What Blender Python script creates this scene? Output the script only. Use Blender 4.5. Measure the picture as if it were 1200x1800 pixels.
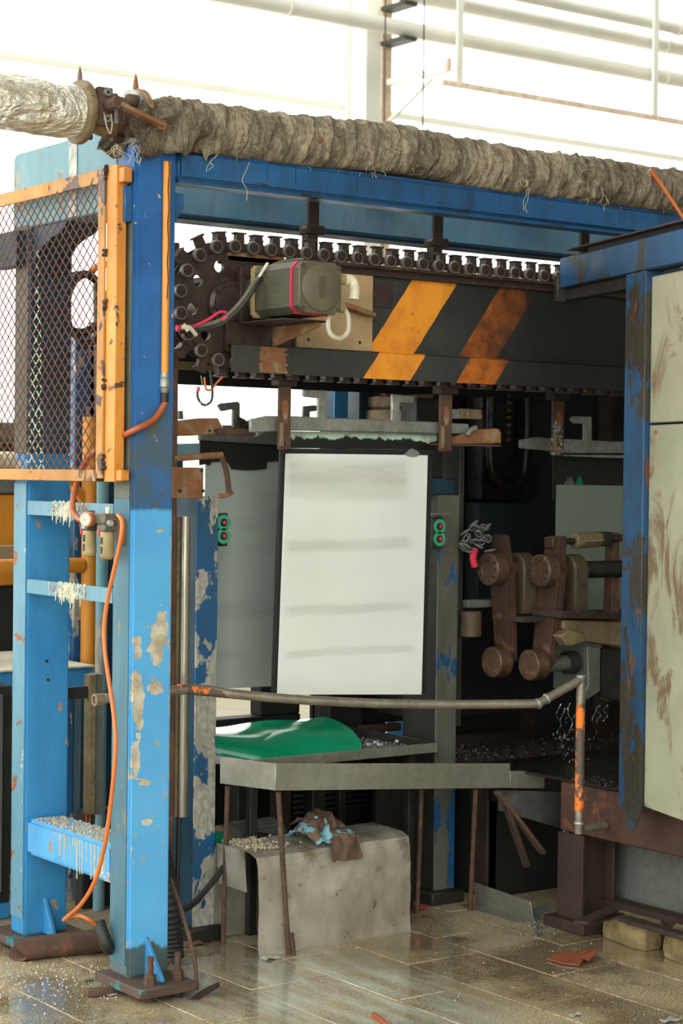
import bpy, bmesh, math, random
from mathutils import Vector, Matrix, noise
random.seed(7)
for o in list(bpy.data.objects): bpy.data.objects.remove(o, do_unlink=True)
SC = bpy.context.scene
COL = SC.collection
V = Vector
R_ = math.radians

# ------------------------------------------------------------------ camera
F = 3378.0; ROLL = .012; HOR = 835.0; AZ = R_(53.7); EYE = 1.6
TILT = math.atan((900 - HOR) / F)
fh = V((math.cos(AZ), math.sin(AZ), 0)); rh = V((math.sin(AZ), -math.cos(AZ), 0)); up = V((0, 0, 1))
FW = fh * math.cos(TILT) - up * math.sin(TILT)
u0 = up * math.cos(TILT) + fh * math.sin(TILT)
CR = rh * math.cos(ROLL) + u0 * math.sin(ROLL)
CU = u0 * math.cos(ROLL) - rh * math.sin(ROLL)
CAM = V((-3.034, -5.209, EYE))
cd = bpy.data.cameras.new('camera'); co = bpy.data.objects.new('camera', cd); COL.objects.link(co)
cd.sensor_fit = 'VERTICAL'; cd.sensor_height = 36; cd.sensor_width = 24; cd.lens = F / 1800 * 36
cd.clip_start = .05; cd.clip_end = 200
m3 = Matrix((CR, CU, -FW)).transposed()
co.matrix_world = Matrix.Translation(CAM) @ m3.to_4x4()
SC.camera = co
cd.dof.use_dof = True; cd.dof.focus_distance = 6.3; cd.dof.aperture_fstop = 5.6

def P(x, y, X=None, Y=None, Z=None, D=None):
    """survey helper: where the sight line of a photo point meets a known plane of the machine"""
    d = FW * F + CR * (x - 600) + CU * (900 - y)
    if D is not None:
        p0, n = D
        return CAM + d * ((p0 - CAM).dot(n) / d.dot(n))
    i, v = (0, X) if X is not None else (1, Y) if Y is not None else (2, Z)
    return CAM + d * ((v - CAM[i]) / d[i])

# ------------------------------------------------------------------ world, lights, exposure
w = bpy.data.worlds.new('overcast_sky'); SC.world = w; w.use_nodes = True
bg = w.node_tree.nodes['Background']; bg.inputs[0].default_value = (.975, 1.0, .975, 1); bg.inputs[1].default_value = 3.0
SC.view_settings.view_transform = 'Standard'; SC.view_settings.look = 'None'
SC.view_settings.gamma = 1; SC.view_settings.use_curve_mapping = False
SC.view_settings.exposure = 0.4
# ------------------------------------------------------------------ node materials
class NM:
    def __init__(s, name):
        s.m = bpy.data.materials.new(name); s.m.use_nodes = True
        s.t = s.m.node_tree; s.n = s.t.nodes; s.l = s.t.links
        s.b = s.n['Principled BSDF']; s.out = s.n['Material Output']
        s._c = {}
    def add(s, t, **k):
        n = s.n.new(t)
        for a, v in k.items(): setattr(n, a, v)
        return n
    def lk(s, a, b): s.l.new(a, b)
    def coord(s, kind='Object'):
        if kind in s._c: return s._c[kind]
        if kind == 'World': o = s.add('ShaderNodeNewGeometry').outputs['Position']
        else: o = s.add('ShaderNodeTexCoord').outputs[kind]
        s._c[kind] = o; return o
    def mapped(s, scale=(1, 1, 1), loc=(0, 0, 0), kind='Object'):
        mp = s.add('ShaderNodeMapping'); mp.inputs['Scale'].default_value = scale; mp.inputs['Location'].default_value = loc
        s.lk(s.coord(kind), mp.inputs['Vector']); return mp.outputs[0]
    def noise(s, scale=5, detail=5, rough=.6, vec=None, dist=0):
        n = s.add('ShaderNodeTexNoise'); n.inputs['Scale'].default_value = scale; n.inputs['Detail'].default_value = detail
        n.inputs['Roughness'].default_value = rough; n.inputs['Distortion'].default_value = dist
        s.lk(vec if vec is not None else s.coord(), n.inputs['Vector']); return n.outputs['Fac']
    def ramp(s, fac, a, b, va=0., vb=1.):
        n = s.add('ShaderNodeMapRange'); n.inputs[1].default_value = a; n.inputs[2].default_value = b
        n.inputs[3].default_value = va; n.inputs[4].default_value = vb; s.lk(fac, n.inputs[0]); return n.outputs[0]
    def math(s, op, a, b=None):
        n = s.add('ShaderNodeMath', operation=op)
        for i, v in enumerate((a, b)):
            if v is None: continue
            if isinstance(v, (int, float)): n.inputs[i].default_value = v
            else: s.lk(v, n.inputs[i])
        return n.outputs[0]
    def mix(s, fac, a, b):
        n = s.add('ShaderNodeMix', data_type='RGBA')
        for i, v in ((0, fac), (6, a), (7, b)):
            if isinstance(v, (int, float)): n.inputs[i].default_value = v
            elif isinstance(v, tuple): n.inputs[i].default_value = (*v[:3], 1)
            else: s.lk(v, n.inputs[i])
        return n.outputs[2]
    def xyz(s, vec):
        n = s.add('ShaderNodeSeparateXYZ'); s.lk(vec, n.inputs[0]); return n.outputs
    def bump(s, h, strength=.3, dist=.01):
        n = s.add('ShaderNodeBump'); n.inputs['Strength'].default_value = strength; n.inputs['Distance'].default_value = dist
        s.lk(h, n.inputs['Height']); s.lk(n.outputs[0], s.b.inputs['Normal'])
    def set(s, **k):
        nm = dict(col='Base Color', rough='Roughness', metal='Metallic', spec='Specular IOR Level', trans='Transmission Weight', coat='Coat Weight')
        for a, v in k.items():
            i = s.b.inputs[nm[a]]
            if isinstance(v, (int, float)): i.default_value = v
            elif isinstance(v, tuple): i.default_value = (*v[:3], 1)
            else: s.lk(v, i)
        return s

def srgb(r, g, b):
    f = lambda c: ((c / 255) / 12.92) if c / 255 <= .04045 else (((c / 255) + .055) / 1.055) ** 2.4
    return (f(r), f(g), f(b))

MT = {}
def paint(name, col, col2, chip, chip_amt=.36, chip_scale=9, chip2=None, chip2_amt=.30, rough=.5, dirt=.35, dirtcol=srgb(52, 46, 36), stretch=(1, 1, 1), spk=.28, spkcol=None, seed=0):
    """painted steel: two tones of paint, big flaked patches, small chips, streaky dirt grime"""
    k = NM(name)
    v = k.mapped(stretch, (seed * 3.1, seed * 1.7, seed * .9))
    vs = k.mapped((1, 1, .22), (seed, 2 * seed, seed))
    c = k.mix(k.ramp(k.noise(3.2, 5, .65, v), .35, .65), col, col2)
    g = k.ramp(k.noise(14, 6, .7, vs), .45, .78, 0, dirt)
    c = k.mix(g, c, dirtcol)
    fine = k.noise(60, 3, .6, v)
    sp = k.ramp(fine, spk - .02, spk + .01, 1, 0)
    c = k.mix(sp, c, spkcol or chip)
    big = k.noise(chip_scale, 8, .62, v, .3)
    mk = k.ramp(big, chip_amt, chip_amt + .012, 1, 0)
    c = k.mix(mk, c, k.mix(k.ramp(fine, .4, .6), chip, tuple(x * .62 for x in chip)))
    if chip2:
        b2 = k.noise(chip_scale * 2.2, 7, .65, k.mapped((1, 1, .6), (7 + seed, 3, 1)), .2)
        c = k.mix(k.ramp(b2, chip2_amt, chip2_amt + .015, 1, 0), c, chip2)
    k.set(col=c, rough=k.ramp(k.noise(7, 4, .6, v), .3, .7, rough - .12, rough + .2))
    h = k.math('ADD', k.math('MULTIPLY', mk, -.7), k.math('MULTIPLY', fine, .3))
    k.bump(h, .35, .004)
    MT[name] = k.m; return k.m

def metal(name, col, col2, rough=.4, metallic=.7, scale=6, rust=None, rust_amt=.38, stretch=(1, 1, 1), bump=.15, dist=.003):
    k = NM(name); v = k.mapped(stretch)
    c = k.mix(k.ramp(k.noise(scale, 6, .65, v), .35, .65), col, col2)
    fine = k.noise(45, 4, .65, v)
    c = k.mix(k.ramp(fine, .45, .8, 0, .5), c, tuple(x * .45 for x in col))
    met = metallic
    if rust:
        r = k.ramp(k.noise(scale * 1.6, 8, .68, v, .4), rust_amt - .05, rust_amt + .05, 1, 0)
        c = k.mix(r, c, rust); met = k.ramp(r, 0, 1, metallic, .05)
    k.set(col=c, rough=k.ramp(k.noise(scale * 2, 5, .6, v), .3, .7, rough - .1, rough + .18), metal=met)
    k.bump(fine, bump, dist)
    MT[name] = k.m; return k.m

def flat(name, col, rough=.6, metallic=0., var=.25, scale=20, bump=.1):
    k = NM(name); f = k.noise(scale, 5, .6)
    c = k.mix(k.ramp(f, .3, .7), tuple(x * (1 - var) for x in col), tuple(min(1, x * (1 + var)) for x in col))
    k.set(col=c, rough=rough, metal=metallic); k.bump(f, bump, .004)
    MT[name] = k.m; return k.m

SILV = srgb(176, 172, 158)
paint('post_light', srgb(84, 160, 208), srgb(70, 145, 198), srgb(196, 188, 168), .37, 5.2, srgb(168, 118, 74), .33, .45, .3, srgb(40, 86, 96))
paint('column_blue', srgb(38, 122, 176), srgb(54, 134, 182), srgb(188, 146, 92), .345, 7, srgb(176, 120, 70), .34, .5, .35, srgb(30, 66, 80), seed=2)
paint('beam_blue', srgb(32, 92, 140), srgb(24, 72, 114), srgb(48, 48, 44), .40, 4, srgb(120, 120, 112), .29, .42, .75, srgb(34, 36, 34), (.4, 1, 1.6), seed=3)
paint('beam_pale', srgb(82, 136, 172), srgb(118, 150, 168), srgb(60, 80, 92), .38, 4, srgb(120, 92, 60), .31, .5, .5, srgb(90, 100, 96), seed=4)
paint('header_pale', srgb(112, 148, 154), srgb(92, 134, 146), srgb(150, 146, 130), .42, 4, srgb(128, 110, 84), .36, .6, .6, srgb(110, 118, 104), (1, 1, .4), seed=5)
paint('orange', srgb(212, 140, 48), srgb(192, 118, 40), srgb(92, 60, 36), .37, 8, srgb(70, 52, 38), .36, .5, .35, srgb(110, 70, 36), seed=6)
paint('orange_dirty', srgb(192, 138, 66), srgb(168, 114, 52), srgb(90, 62, 40), .41, 7, srgb(72, 60, 48), .38, .6, .5, srgb(110, 88, 58), seed=7)
paint('peeled_blue', srgb(22, 86, 134), srgb(32, 72, 94), SILV, .465, 5, srgb(150, 146, 134), .40, .42, .5, srgb(44, 50, 52), (1, 1, .55), seed=8)
paint('peeled_grey', srgb(104, 102, 90), srgb(80, 80, 70), srgb(26, 84, 126), .41, 6, None, .3, .42, .5, srgb(50, 48, 42), (1, 1, .5), seed=9)
paint('dark_blue', srgb(22, 64, 84), srgb(18, 48, 62), srgb(70, 72, 68), .35, 6, None, .3, .5, .6, srgb(20, 22, 22), seed=10)
paint('door_blue', srgb(18, 74, 114), srgb(16, 54, 82), srgb(52, 48, 38), .455, 5, srgb(96, 58, 38), .37, .5, .65, srgb(40, 42, 36), (1, 1, .6), seed=11)
paint('teal_strip', srgb(84, 132, 152), srgb(98, 140, 156), srgb(150, 92, 52), .385, 10, srgb(180, 176, 160), .35, .5, .4, srgb(60, 82, 84), seed=12)
paint('black_paint', srgb(38, 40, 38), srgb(48, 50, 48), srgb(84, 62, 40), .3, 7, None, .3, .5, .3, seed=13)
paint('yellow_pole', srgb(206, 136, 30), srgb(190, 118, 26), srgb(120, 90, 60), .28, 9, None, .3, .5, .2, seed=14)
paint('conduit_orange', srgb(222, 146, 44), srgb(206, 126, 34), srgb(86, 60, 34), .25, 9, None, .3, .5, .12, stretch=(1, 1, .3), seed=15)
paint('plate_rust', srgb(92, 72, 58), srgb(74, 58, 48), srgb(60, 116, 118), .40, 6, srgb(50, 40, 34), .36, .7, .3, seed=31)
metal('steel_tray', srgb(166, 164, 150), srgb(136, 134, 120), .40, .6, 4, srgb(126, 92, 60), .36)
k = NM('aluminium_sheet'); sz_ = k.xyz(k.coord())[2]
c = k.mix(k.ramp(k.noise(5, 6, .65, k.mapped((1, 1, .6))), .38, .62), srgb(196, 190, 174), srgb(160, 154, 136))
c = k.mix(k.ramp(k.math('ADD', k.noise(6, 7, .7), k.math('MULTIPLY', sz_, .5)), .66, .80, 0, .75), c, srgb(104, 92, 68))
c = k.mix(k.ramp(k.noise(24, 5, .7), .63, .70, 0, .8), c, srgb(116, 88, 56))
c = k.mix(k.ramp(k.noise(1, 5, .7, k.mapped((8, 8, 60))), .62, .68, 0, .35), c, srgb(90, 84, 74))
k.set(col=c, rough=k.ramp(k.noise(9, 5), .3, .7, .3, .52), metal=.45); k.bump(k.noise(7, 5, .6, None, 1.0), .35, .012); MT['aluminium_sheet'] = k.m
metal('zinc_bar', srgb(168, 168, 160), srgb(136, 136, 128), .45, .6, 14, bump=.5, dist=.006)
metal('pipe_steel', srgb(150, 142, 126), srgb(120, 112, 98), .4, .6, 12, srgb(96, 76, 56), .34)
metal('rust', srgb(98, 70, 54), srgb(72, 54, 44), .75, .1, 9, srgb(126, 82, 54), .38, bump=.4)
metal('sill_rust', srgb(80, 52, 40), srgb(56, 40, 32), .6, .15, 6, srgb(112, 66, 42), .40, bump=.4)
metal('rust_dark', srgb(62, 46, 36), srgb(44, 34, 28), .7, .15, 8, srgb(84, 54, 36), .36, bump=.4)
metal('rust_orange', srgb(150, 100, 60), srgb(116, 76, 48), .75, .05, 8, srgb(134, 124, 96), .43, bump=.4)
metal('oily_steel', srgb(80, 64, 56), srgb(52, 42, 36), .34, .35, 12, srgb(92, 58, 42), .38, bump=.6, dist=.005)
metal('black_oil', srgb(40, 32, 27), srgb(26, 21, 18), .3, .3, 12, srgb(58, 36, 26), .36, bump=.6, dist=.005)
metal('roller_steel', srgb(136, 130, 120), srgb(104, 98, 90), .4, .4, 20)
metal('lever_brown', srgb(72, 48, 37), srgb(52, 37, 30), .5, .15, 7, srgb(104, 70, 48), .40, bump=.3)
metal('boss_brown', srgb(84, 62, 45), srgb(66, 48, 36), .5, .2, 10, srgb(110, 82, 54), .40, bump=.3)
metal('block_dark', srgb(84, 70, 50), srgb(64, 52, 38), .6, .15, 8, srgb(50, 40, 30), .38, bump=.4)
metal('bracket_tan', srgb(134, 116, 84), srgb(104, 86, 60), .6, .15, 8, srgb(70, 52, 36), .38, bump=.4)
metal('stainless', srgb(182, 174, 156), srgb(150, 142, 126), .3, .8, 3, srgb(140, 112, 80), .26, stretch=(4, 4, .25))
metal('dark_steel', srgb(56, 54, 48), srgb(40, 38, 34), .5, .4, 6, srgb(66, 46, 32), .34)
metal('grey_cast', srgb(112, 112, 104), srgb(88, 90, 84), .55, .3, 8)
flat('soot', srgb(24, 22, 19), .7, 0, .4)
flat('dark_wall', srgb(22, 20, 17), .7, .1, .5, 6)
flat('dark_back', srgb(24, 32, 35), .7, .1, .5, 4)
flat('rubber', srgb(32, 31, 29), .55)
flat('cable_grey', srgb(96, 94, 78), .6)
flat('corrugated_white', srgb(186, 176, 154), .6)
flat('hose_orange', srgb(202, 106, 42), .4, 0, .15, 6)
flat('hose_red_brown', srgb(158, 78, 40), .4, 0, .15, 6)
flat('pink_tape', srgb(206, 42, 84), .6)
flat('red_led', srgb(206, 30, 60), .3)
flat('mint', srgb(52, 158, 118), .4, 0, .08)
flat('green_sheet', srgb(16, 132, 92), .12, 0, .18, 5, .05)
flat('motor_olive', srgb(76, 74, 58), .5, .15, .2, 12, .3)
flat('motor_cap', srgb(96, 90, 70), .5, .15, .15, 14, .3)
flat('red_stripe', srgb(190, 34, 62), .5)
flat('wood_plate', srgb(172, 144, 104), .7, 0, .25, 9)
flat('wood', srgb(132, 112, 88), .8, 0, .25, 9)
flat('bowl_tan', srgb(150, 132, 88), .5, 0, .25, 24)
flat('regulator_body', srgb(92, 88, 72), .5, .2, .3, 26)
flat('gauge_face', srgb(196, 184, 160), .3)
flat('gauge_rim', srgb(186, 110, 66), .5)
flat('blue_label', srgb(120, 180, 200), .5)
flat('cream', srgb(206, 196, 170), .6)
flat('white_steel', srgb(222, 220, 208), .5, 0, .06, 3, 0)
flat('bracket_rust', srgb(196, 170, 144), .7)
flat('rail_pale', srgb(222, 200, 178), .7)
flat('rubble', srgb(170, 158, 130), .9, 0, .4, 40)
flat('paste', srgb(186, 182, 160), .8, 0, .2, 40, .4)
k = NM('rag_blue'); k.set(col=k.mix(k.ramp(k.noise(22, 4, .6), .5, .56), k.mix(k.noise(8, 3), srgb(104, 164, 186), srgb(130, 172, 170)), srgb(104, 84, 66)), rough=.85); k.bump(k.noise(60, 4), .5, .004); MT['rag_blue'] = k.m
flat('rag_brown', srgb(92, 70, 54), .85, 0, .35, 14)
flat('cloth_red', srgb(206, 40, 70), .8)
flat('flake_rust', srgb(134, 72, 46), .6, 0, .35, 16, .4)
flat('flake_edge', srgb(206, 140, 80), .7)
flat('stone', srgb(126, 108, 72), .85, 0, .5, 16, .6)
flat('foil_bit', srgb(206, 208, 206), .3, .4)
flat('thread', srgb(186, 172, 146), .9)
flat('wire_dark', srgb(60, 56, 46), .6)
flat('chip_blue', srgb(62, 140, 190), .6)
flat('dark_red', srgb(96, 42, 34), .5)
# ------------------------------------------------------------------ mesh collector
def frame(d, hint=None):
    d = d.normalized()
    h = V(hint) if hint is not None else (V((0, 0, 1)) if abs(d.z) < .9 else V((1, 0, 0)))
    a = h.cross(d)
    if a.length < 1e-6: a = V((1, 0, 0)).cross(d)
    a.normalize(); b = d.cross(a).normalized()
    return a, b
def catmull(pts, k=6):
    pts = [V(p) for p in pts]
    if len(pts) < 3: return pts
    q = [pts[0] * 2 - pts[1]] + pts + [pts[-1] * 2 - pts[-2]]; out = []
    for i in range(1, len(q) - 2):
        a, b, c, d = q[i - 1:i + 3]
        for j in range(k):
            t = j / k
            out.append(.5 * ((2 * b) + (c - a) * t + (2 * a - 5 * b + 4 * c - d) * t * t + (3 * b - a - 3 * c + d) * t ** 3))
    out.append(pts[-1]); return out

class G:
    def __init__(s): s.v = []; s.f = []
    def add(s, vs, fs):
        o = len(s.v); s.v += [V(p) for p in vs]; s.f += [[o + i for i in f] for f in fs]; return s
    def hexa(s, p):   # 8 points: bottom ring 0-3, top ring 4-7
        return s.add(p, [(3, 2, 1, 0), (4, 5, 6, 7), (0, 1, 5, 4), (1, 2, 6, 5), (2, 3, 7, 6), (3, 0, 4, 7)])
    def box(s, x0, x1, y0, y1, z0, z1):
        return s.hexa([(x0, y0, z0), (x1, y0, z0), (x1, y1, z0), (x0, y1, z0), (x0, y0, z1), (x1, y0, z1), (x1, y1, z1), (x0, y1, z1)])
    def bar(s, p0, p1, w, h, hint=None):
        p0, p1 = V(p0), V(p1); a, b = frame(p1 - p0, hint); a, b = a * (w / 2), b * (h / 2)
        return s.hexa([p0 - a - b, p0 + a - b, p0 + a + b, p0 - a + b, p1 - a - b, p1 + a - b, p1 + a + b, p1 - a + b])
    def prism(s, poly, ext):
        n = len(poly); e = V(ext); a = [V(p) for p in poly]
        return s.add(a + [p + e for p in a], [list(range(n))[::-1], list(range(n, 2 * n))] + [(i, (i + 1) % n, n + (i + 1) % n, n + i) for i in range(n)])
    def lathe(s, p, axis, prof, n=20, caps=True, hint=None):
        p = V(p); d = V(axis).normalized(); a, b = frame(d, hint); vs = []; fs = []
        for r, h in prof:
            for i in range(n):
                t = 2 * math.pi * i / n; vs.append(p + d * h + (a * math.cos(t) + b * math.sin(t)) * r)
        for k in range(len(prof) - 1):
            for i in range(n): j = (i + 1) % n; fs.append((k * n + i, k * n + j, k * n + n + j, k * n + n + i))
        if caps:
            fs.append(list(range(n))[::-1]); o = (len(prof) - 1) * n; fs.append(list(range(o, o + n)))
        return s.add(vs, fs)
    def cyl(s, p0, p1, r, r1=None, n=16):
        p0, p1 = V(p0), V(p1); L = (p1 - p0).length
        return s.lathe(p0, p1 - p0, [(r, 0), (r if r1 is None else r1, L)], n)
    def hexnut(s, p, axis, r, h): return s.lathe(p, axis, [(r, 0), (r, h)], 6)
    def tube(s, pts, r, n=10, k=6, smooth=True, ring=None):
        c = catmull(pts, k) if smooth else [V(p) for p in pts]
        d = (c[1] - c[0]).normalized(); a, b = frame(d); vs = []; fs = []
        for i, p in enumerate(c):
            d2 = (c[min(i + 1, len(c) - 1)] - c[max(i - 1, 0)]).normalized()
            a = (a - d2 * a.dot(d2)).normalized(); b = d2.cross(a)
            rr = r(i / (len(c) - 1)) if callable(r) else r
            if ring and (i % 2): rr *= ring
            for j in range(n):
                t = 2 * math.pi * j / n; vs.append(p + (a * math.cos(t) + b * math.sin(t)) * rr)
        for i in range(len(c) - 1):
            for j in range(n): q = (j + 1) % n; fs.append((i * n + j, i * n + q, i * n + n + q, i * n + n + j))
        fs.append(list(range(n))[::-1]); o = (len(c) - 1) * n; fs.append(list(range(o, o + n)))
        return s.add(vs, fs)
    def ring(s, p, axis, r_out, r_in, h, n=24):
        p = V(p); d = V(axis).normalized(); a, b = frame(d); vs = []; fs = []
        for rr, hh in ((r_in, 0), (r_out, 0), (r_out, h), (r_in, h)):
            for i in range(n): t = 2 * math.pi * i / n; vs.append(p + d * hh + (a * math.cos(t) + b * math.sin(t)) * rr)
        for k in range(4):
            for i in range(n): j = (i + 1) % n; k2 = (k + 1) % 4; fs.append((k * n + i, k * n + j, k2 * n + j, k2 * n + i))
        return s.add(vs, fs)
    def grid(s, pts):   # rows of points -> surface
        m = len(pts[0]); o = [p for r in pts for p in r]
        return s.add(o, [(i * m + j, i * m + j + 1, (i + 1) * m + j + 1, (i + 1) * m + j) for i in range(len(pts) - 1) for j in range(m - 1)])
    def sheet(s, pts, th):   # grid given thickness along its normal
        h = len(pts); m = len(pts[0]); up_ = []
        for i in range(h):
            row = []
            for j in range(m):
                du = V(pts[min(i + 1, h - 1)][j]) - V(pts[max(i - 1, 0)][j]); dv = V(pts[i][min(j + 1, m - 1)]) - V(pts[i][max(j - 1, 0)])
                row.append(V(pts[i][j]) + du.cross(dv).normalized() * th)
            up_.append(row)
        o = len(s.v); s.grid(pts); o2 = len(s.v); s.grid(up_)
        A = lambda i, j: o + i * m + j
        B = lambda i, j: o2 + i * m + j
        for i in range(h - 1):
            s.f.append([A(i, 0), A(i + 1, 0), B(i + 1, 0), B(i, 0)]); s.f.append([A(i, m - 1), B(i, m - 1), B(i + 1, m - 1), A(i + 1, m - 1)])
        for j in range(m - 1):
            s.f.append([A(0, j), B(0, j), B(0, j + 1), A(0, j + 1)]); s.f.append([A(h - 1, j), A(h - 1, j + 1), B(h - 1, j + 1), B(h - 1, j)])
        return s

ORG = {}
def mesh_of(name, g, org, bev=0, seg=1, ang=38):
    bm = bmesh.new(); vs = [bm.verts.new(p - org) for p in g.v]
    for f in g.f:
        try: bm.faces.new([vs[i] for i in f])
        except ValueError: pass
    bmesh.ops.recalc_face_normals(bm, faces=bm.faces)
    if bev:
        es = [e for e in bm.edges if len(e.link_faces) == 2 and e.calc_face_angle(0) > R_(50)]
        bmesh.ops.bevel(bm, geom=es, offset=bev, segments=seg, affect='EDGES', clamp_overlap=True)
    me = bpy.data.meshes.new(name); bm.to_mesh(me); bm.free()
    me.polygons.foreach_set('use_smooth', [True] * len(me.polygons)); me.set_sharp_from_angle(angle=R_(ang))
    return me
def tag(o, label, cat, group=None, kind=None):
    if label: o['label'] = label
    if cat: o['category'] = cat
    if group: o['group'] = group
    if kind: o['kind'] = kind
    return o
def thing(name, label, cat, base, group=None, kind=None):
    o = bpy.data.objects.new(name, None); COL.objects.link(o); o.empty_display_size = .05
    o.location = base; ORG[o.name] = V(base); return tag(o, label, cat, group, kind)
def part(name, g, mat, parent, bev=0, seg=1, label=None, kind=None, ang=38):
    org = ORG[parent.name]
    o = bpy.data.objects.new(name, mesh_of(name, g, org, bev, seg, ang)); COL.objects.link(o); o.parent = parent
    ORG[o.name] = org; o.data.materials.append(MT[mat])
    if label: o['label'] = label
    if kind: o['kind'] = kind
    return o
def solo(name, g, mat, label, cat, bev=0, seg=1, group=None, kind=None, ang=38):
    lo = V((min(p.x for p in g.v), min(p.y for p in g.v), min(p.z for p in g.v))); hi = V((max(p.x for p in g.v), max(p.y for p in g.v), 0))
    org = V(((lo.x + hi.x) / 2, (lo.y + hi.y) / 2, lo.z))
    o = bpy.data.objects.new(name, mesh_of(name, g, org, bev, seg, ang)); COL.objects.link(o); o.location = org; ORG[o.name] = org
    o.data.materials.append(MT[mat]); return tag(o, label, cat, group, kind)
def linkcopy(o, parent, loc=None, mw=None):
    c = o.copy(); COL.objects.link(c); c.parent = parent
    if loc is not None: c.location = loc
    if mw is not None: c.matrix_local = mw
    ORG[c.name] = ORG[parent.name]; return c
def roundpoly(pts, r, axis_n=5):
    """round the corners of a planar polygon"""
    out = []; n = len(pts)
    for i in range(n):
        a, b, c = V(pts[i - 1]), V(pts[i]), V(pts[(i + 1) % n])
        rr = r[i] if isinstance(r, (list, tuple)) else r
        if rr <= 0: out.append(b); continue
        p, q = b + (a - b).normalized() * rr, b + (c - b).normalized() * rr
        for k in range(axis_n + 1):
            t = k / axis_n; out.append(p * (1 - t) ** 2 + b * 2 * t * (1 - t) + q * t * t)
    return out
# ------------------------------------------------------------------ floor
k = NM('granite')
wv = k.coord('World')
sp = k.noise(150, 3, .75, wv); sp2 = k.noise(70, 4, .7, wv)
c = k.mix(k.ramp(sp, .40, .58), srgb(78, 66, 48), srgb(218, 200, 162))
c = k.mix(k.ramp(sp2, .55, .75, 0, .7), c, srgb(80, 68, 50))
big = k.noise(1.6, 4, .6, wv)
wet = k.ramp(k.noise(1.9, 4, .62, k.mapped((1, .8, 1), (3.3, 1.2, 0), 'World')), .45, .60)
c = k.mix(k.ramp(big, .45, .68, 0, .5), c, srgb(134, 106, 62))
oi = k.add('ShaderNodeObjectInfo').outputs['Random']
c = k.mix(k.ramp(oi, 0, 1, 0, .22), c, srgb(120, 110, 88))
# milky slurry run-off: drawn-out streaks in front of the tray
sx = k.xyz(wv)
mp = k.add('ShaderNodeMapping'); mp.inputs['Rotation'].default_value = (0, 0, R_(-62)); mp.inputs['Scale'].default_value = (5.2, 1.0, 1)
k.lk(wv, mp.inputs[0])
st = k.ramp(k.noise(3.0, 5, .6, mp.outputs[0]), .38, .64)
dx = k.math('SUBTRACT', sx[0], .42); dy = k.math('SUBTRACT', sx[1], -.42)
dd = k.math('ADD', k.math('MULTIPLY', k.math('MULTIPLY', dx, dx), 3.2), k.math('MULTIPLY', k.math('MULTIPLY', dy, dy), 1.5))
reg = k.ramp(dd, .12, .95, 1, 0)
milk = k.math('MULTIPLY', st, k.math('MULTIPLY', reg, .95))
c = k.mix(milk, c, srgb(190, 198, 184))
c = k.mix(k.ramp(wet, 0, 1, 0, .42), c, srgb(92, 72, 40))
k.set(col=c, rough=k.ramp(k.math('MAXIMUM', wet, reg), 0, 1, .46, .10), spec=.5)
film = k.math('MAXIMUM', wet, k.math('MULTIPLY', reg, 1.0)); k.set(coat=k.ramp(film, .1, .7, 0, 1)); k.b.inputs['Coat Roughness'].default_value = .05; k.b.inputs['Coat IOR'].default_value = 1.5
k.bump(k.math('ADD', sp, k.math('MULTIPLY', big, .4)), .06, .003)
MT['granite'] = k.m
k = NM('mortar')
k.set(col=k.mix(k.ramp(k.noise(5, 4, .6, k.coord('World')), .4, .6), srgb(112, 94, 66), srgb(196, 148, 94)), rough=.85); MT['mortar'] = k.m
k = NM('concrete')
cw = k.noise(2.5, 6, .6, k.coord('World')); k.set(col=k.mix(cw, srgb(120, 112, 94), srgb(170, 160, 138)), rough=.7); MT['concrete'] = k.m

def struct(name, g, mat, label=None, cat=None, bev=0):
    o = solo(name, g, mat, label, cat, bev); o['kind'] = 'structure'; return o
fl = thing('floor', 'wet brown granite tiled shop floor with orange mortar joints', 'floor', (0, 0, 0), kind='structure')
g = G(); g.box(-14, 16, -14, 14, -.12, -.006); part('screed', g, 'concrete', fl)
g = G(); g.box(-1.84, 3.2, -2.3, 1.62, -.0059, -.0022); part('mortar_bed', g, 'mortar', fl)
phase = {-2: .1, -1: .04, 0: .30, 1: -.53, 2: -.27, 3: -.62, 4: -.90, 5: -.07, 6: -.39}
X0 = [-.335 + .3 * i for i in range(-5, 12)]
for i, xa in enumerate(X0):
    ci = i - 5          # column index, 0 = [-.335,-.035]
    ph = phase.get(ci, random.uniform(-.6, 0))
    y = ph - 3 * .6
    while y < 1.5:
        a, b = max(y, -2.3), min(y + .6, 1.6)
        if b - a > .08:
            g = G(); q = .0028; dz = random.uniform(-.0008, .0006)
            g.box(xa + q, xa + .3 - q, a + q, b - q, -.02, 0 + dz)
            part('tile', g, 'granite', fl, .0018)
        y += .6

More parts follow.
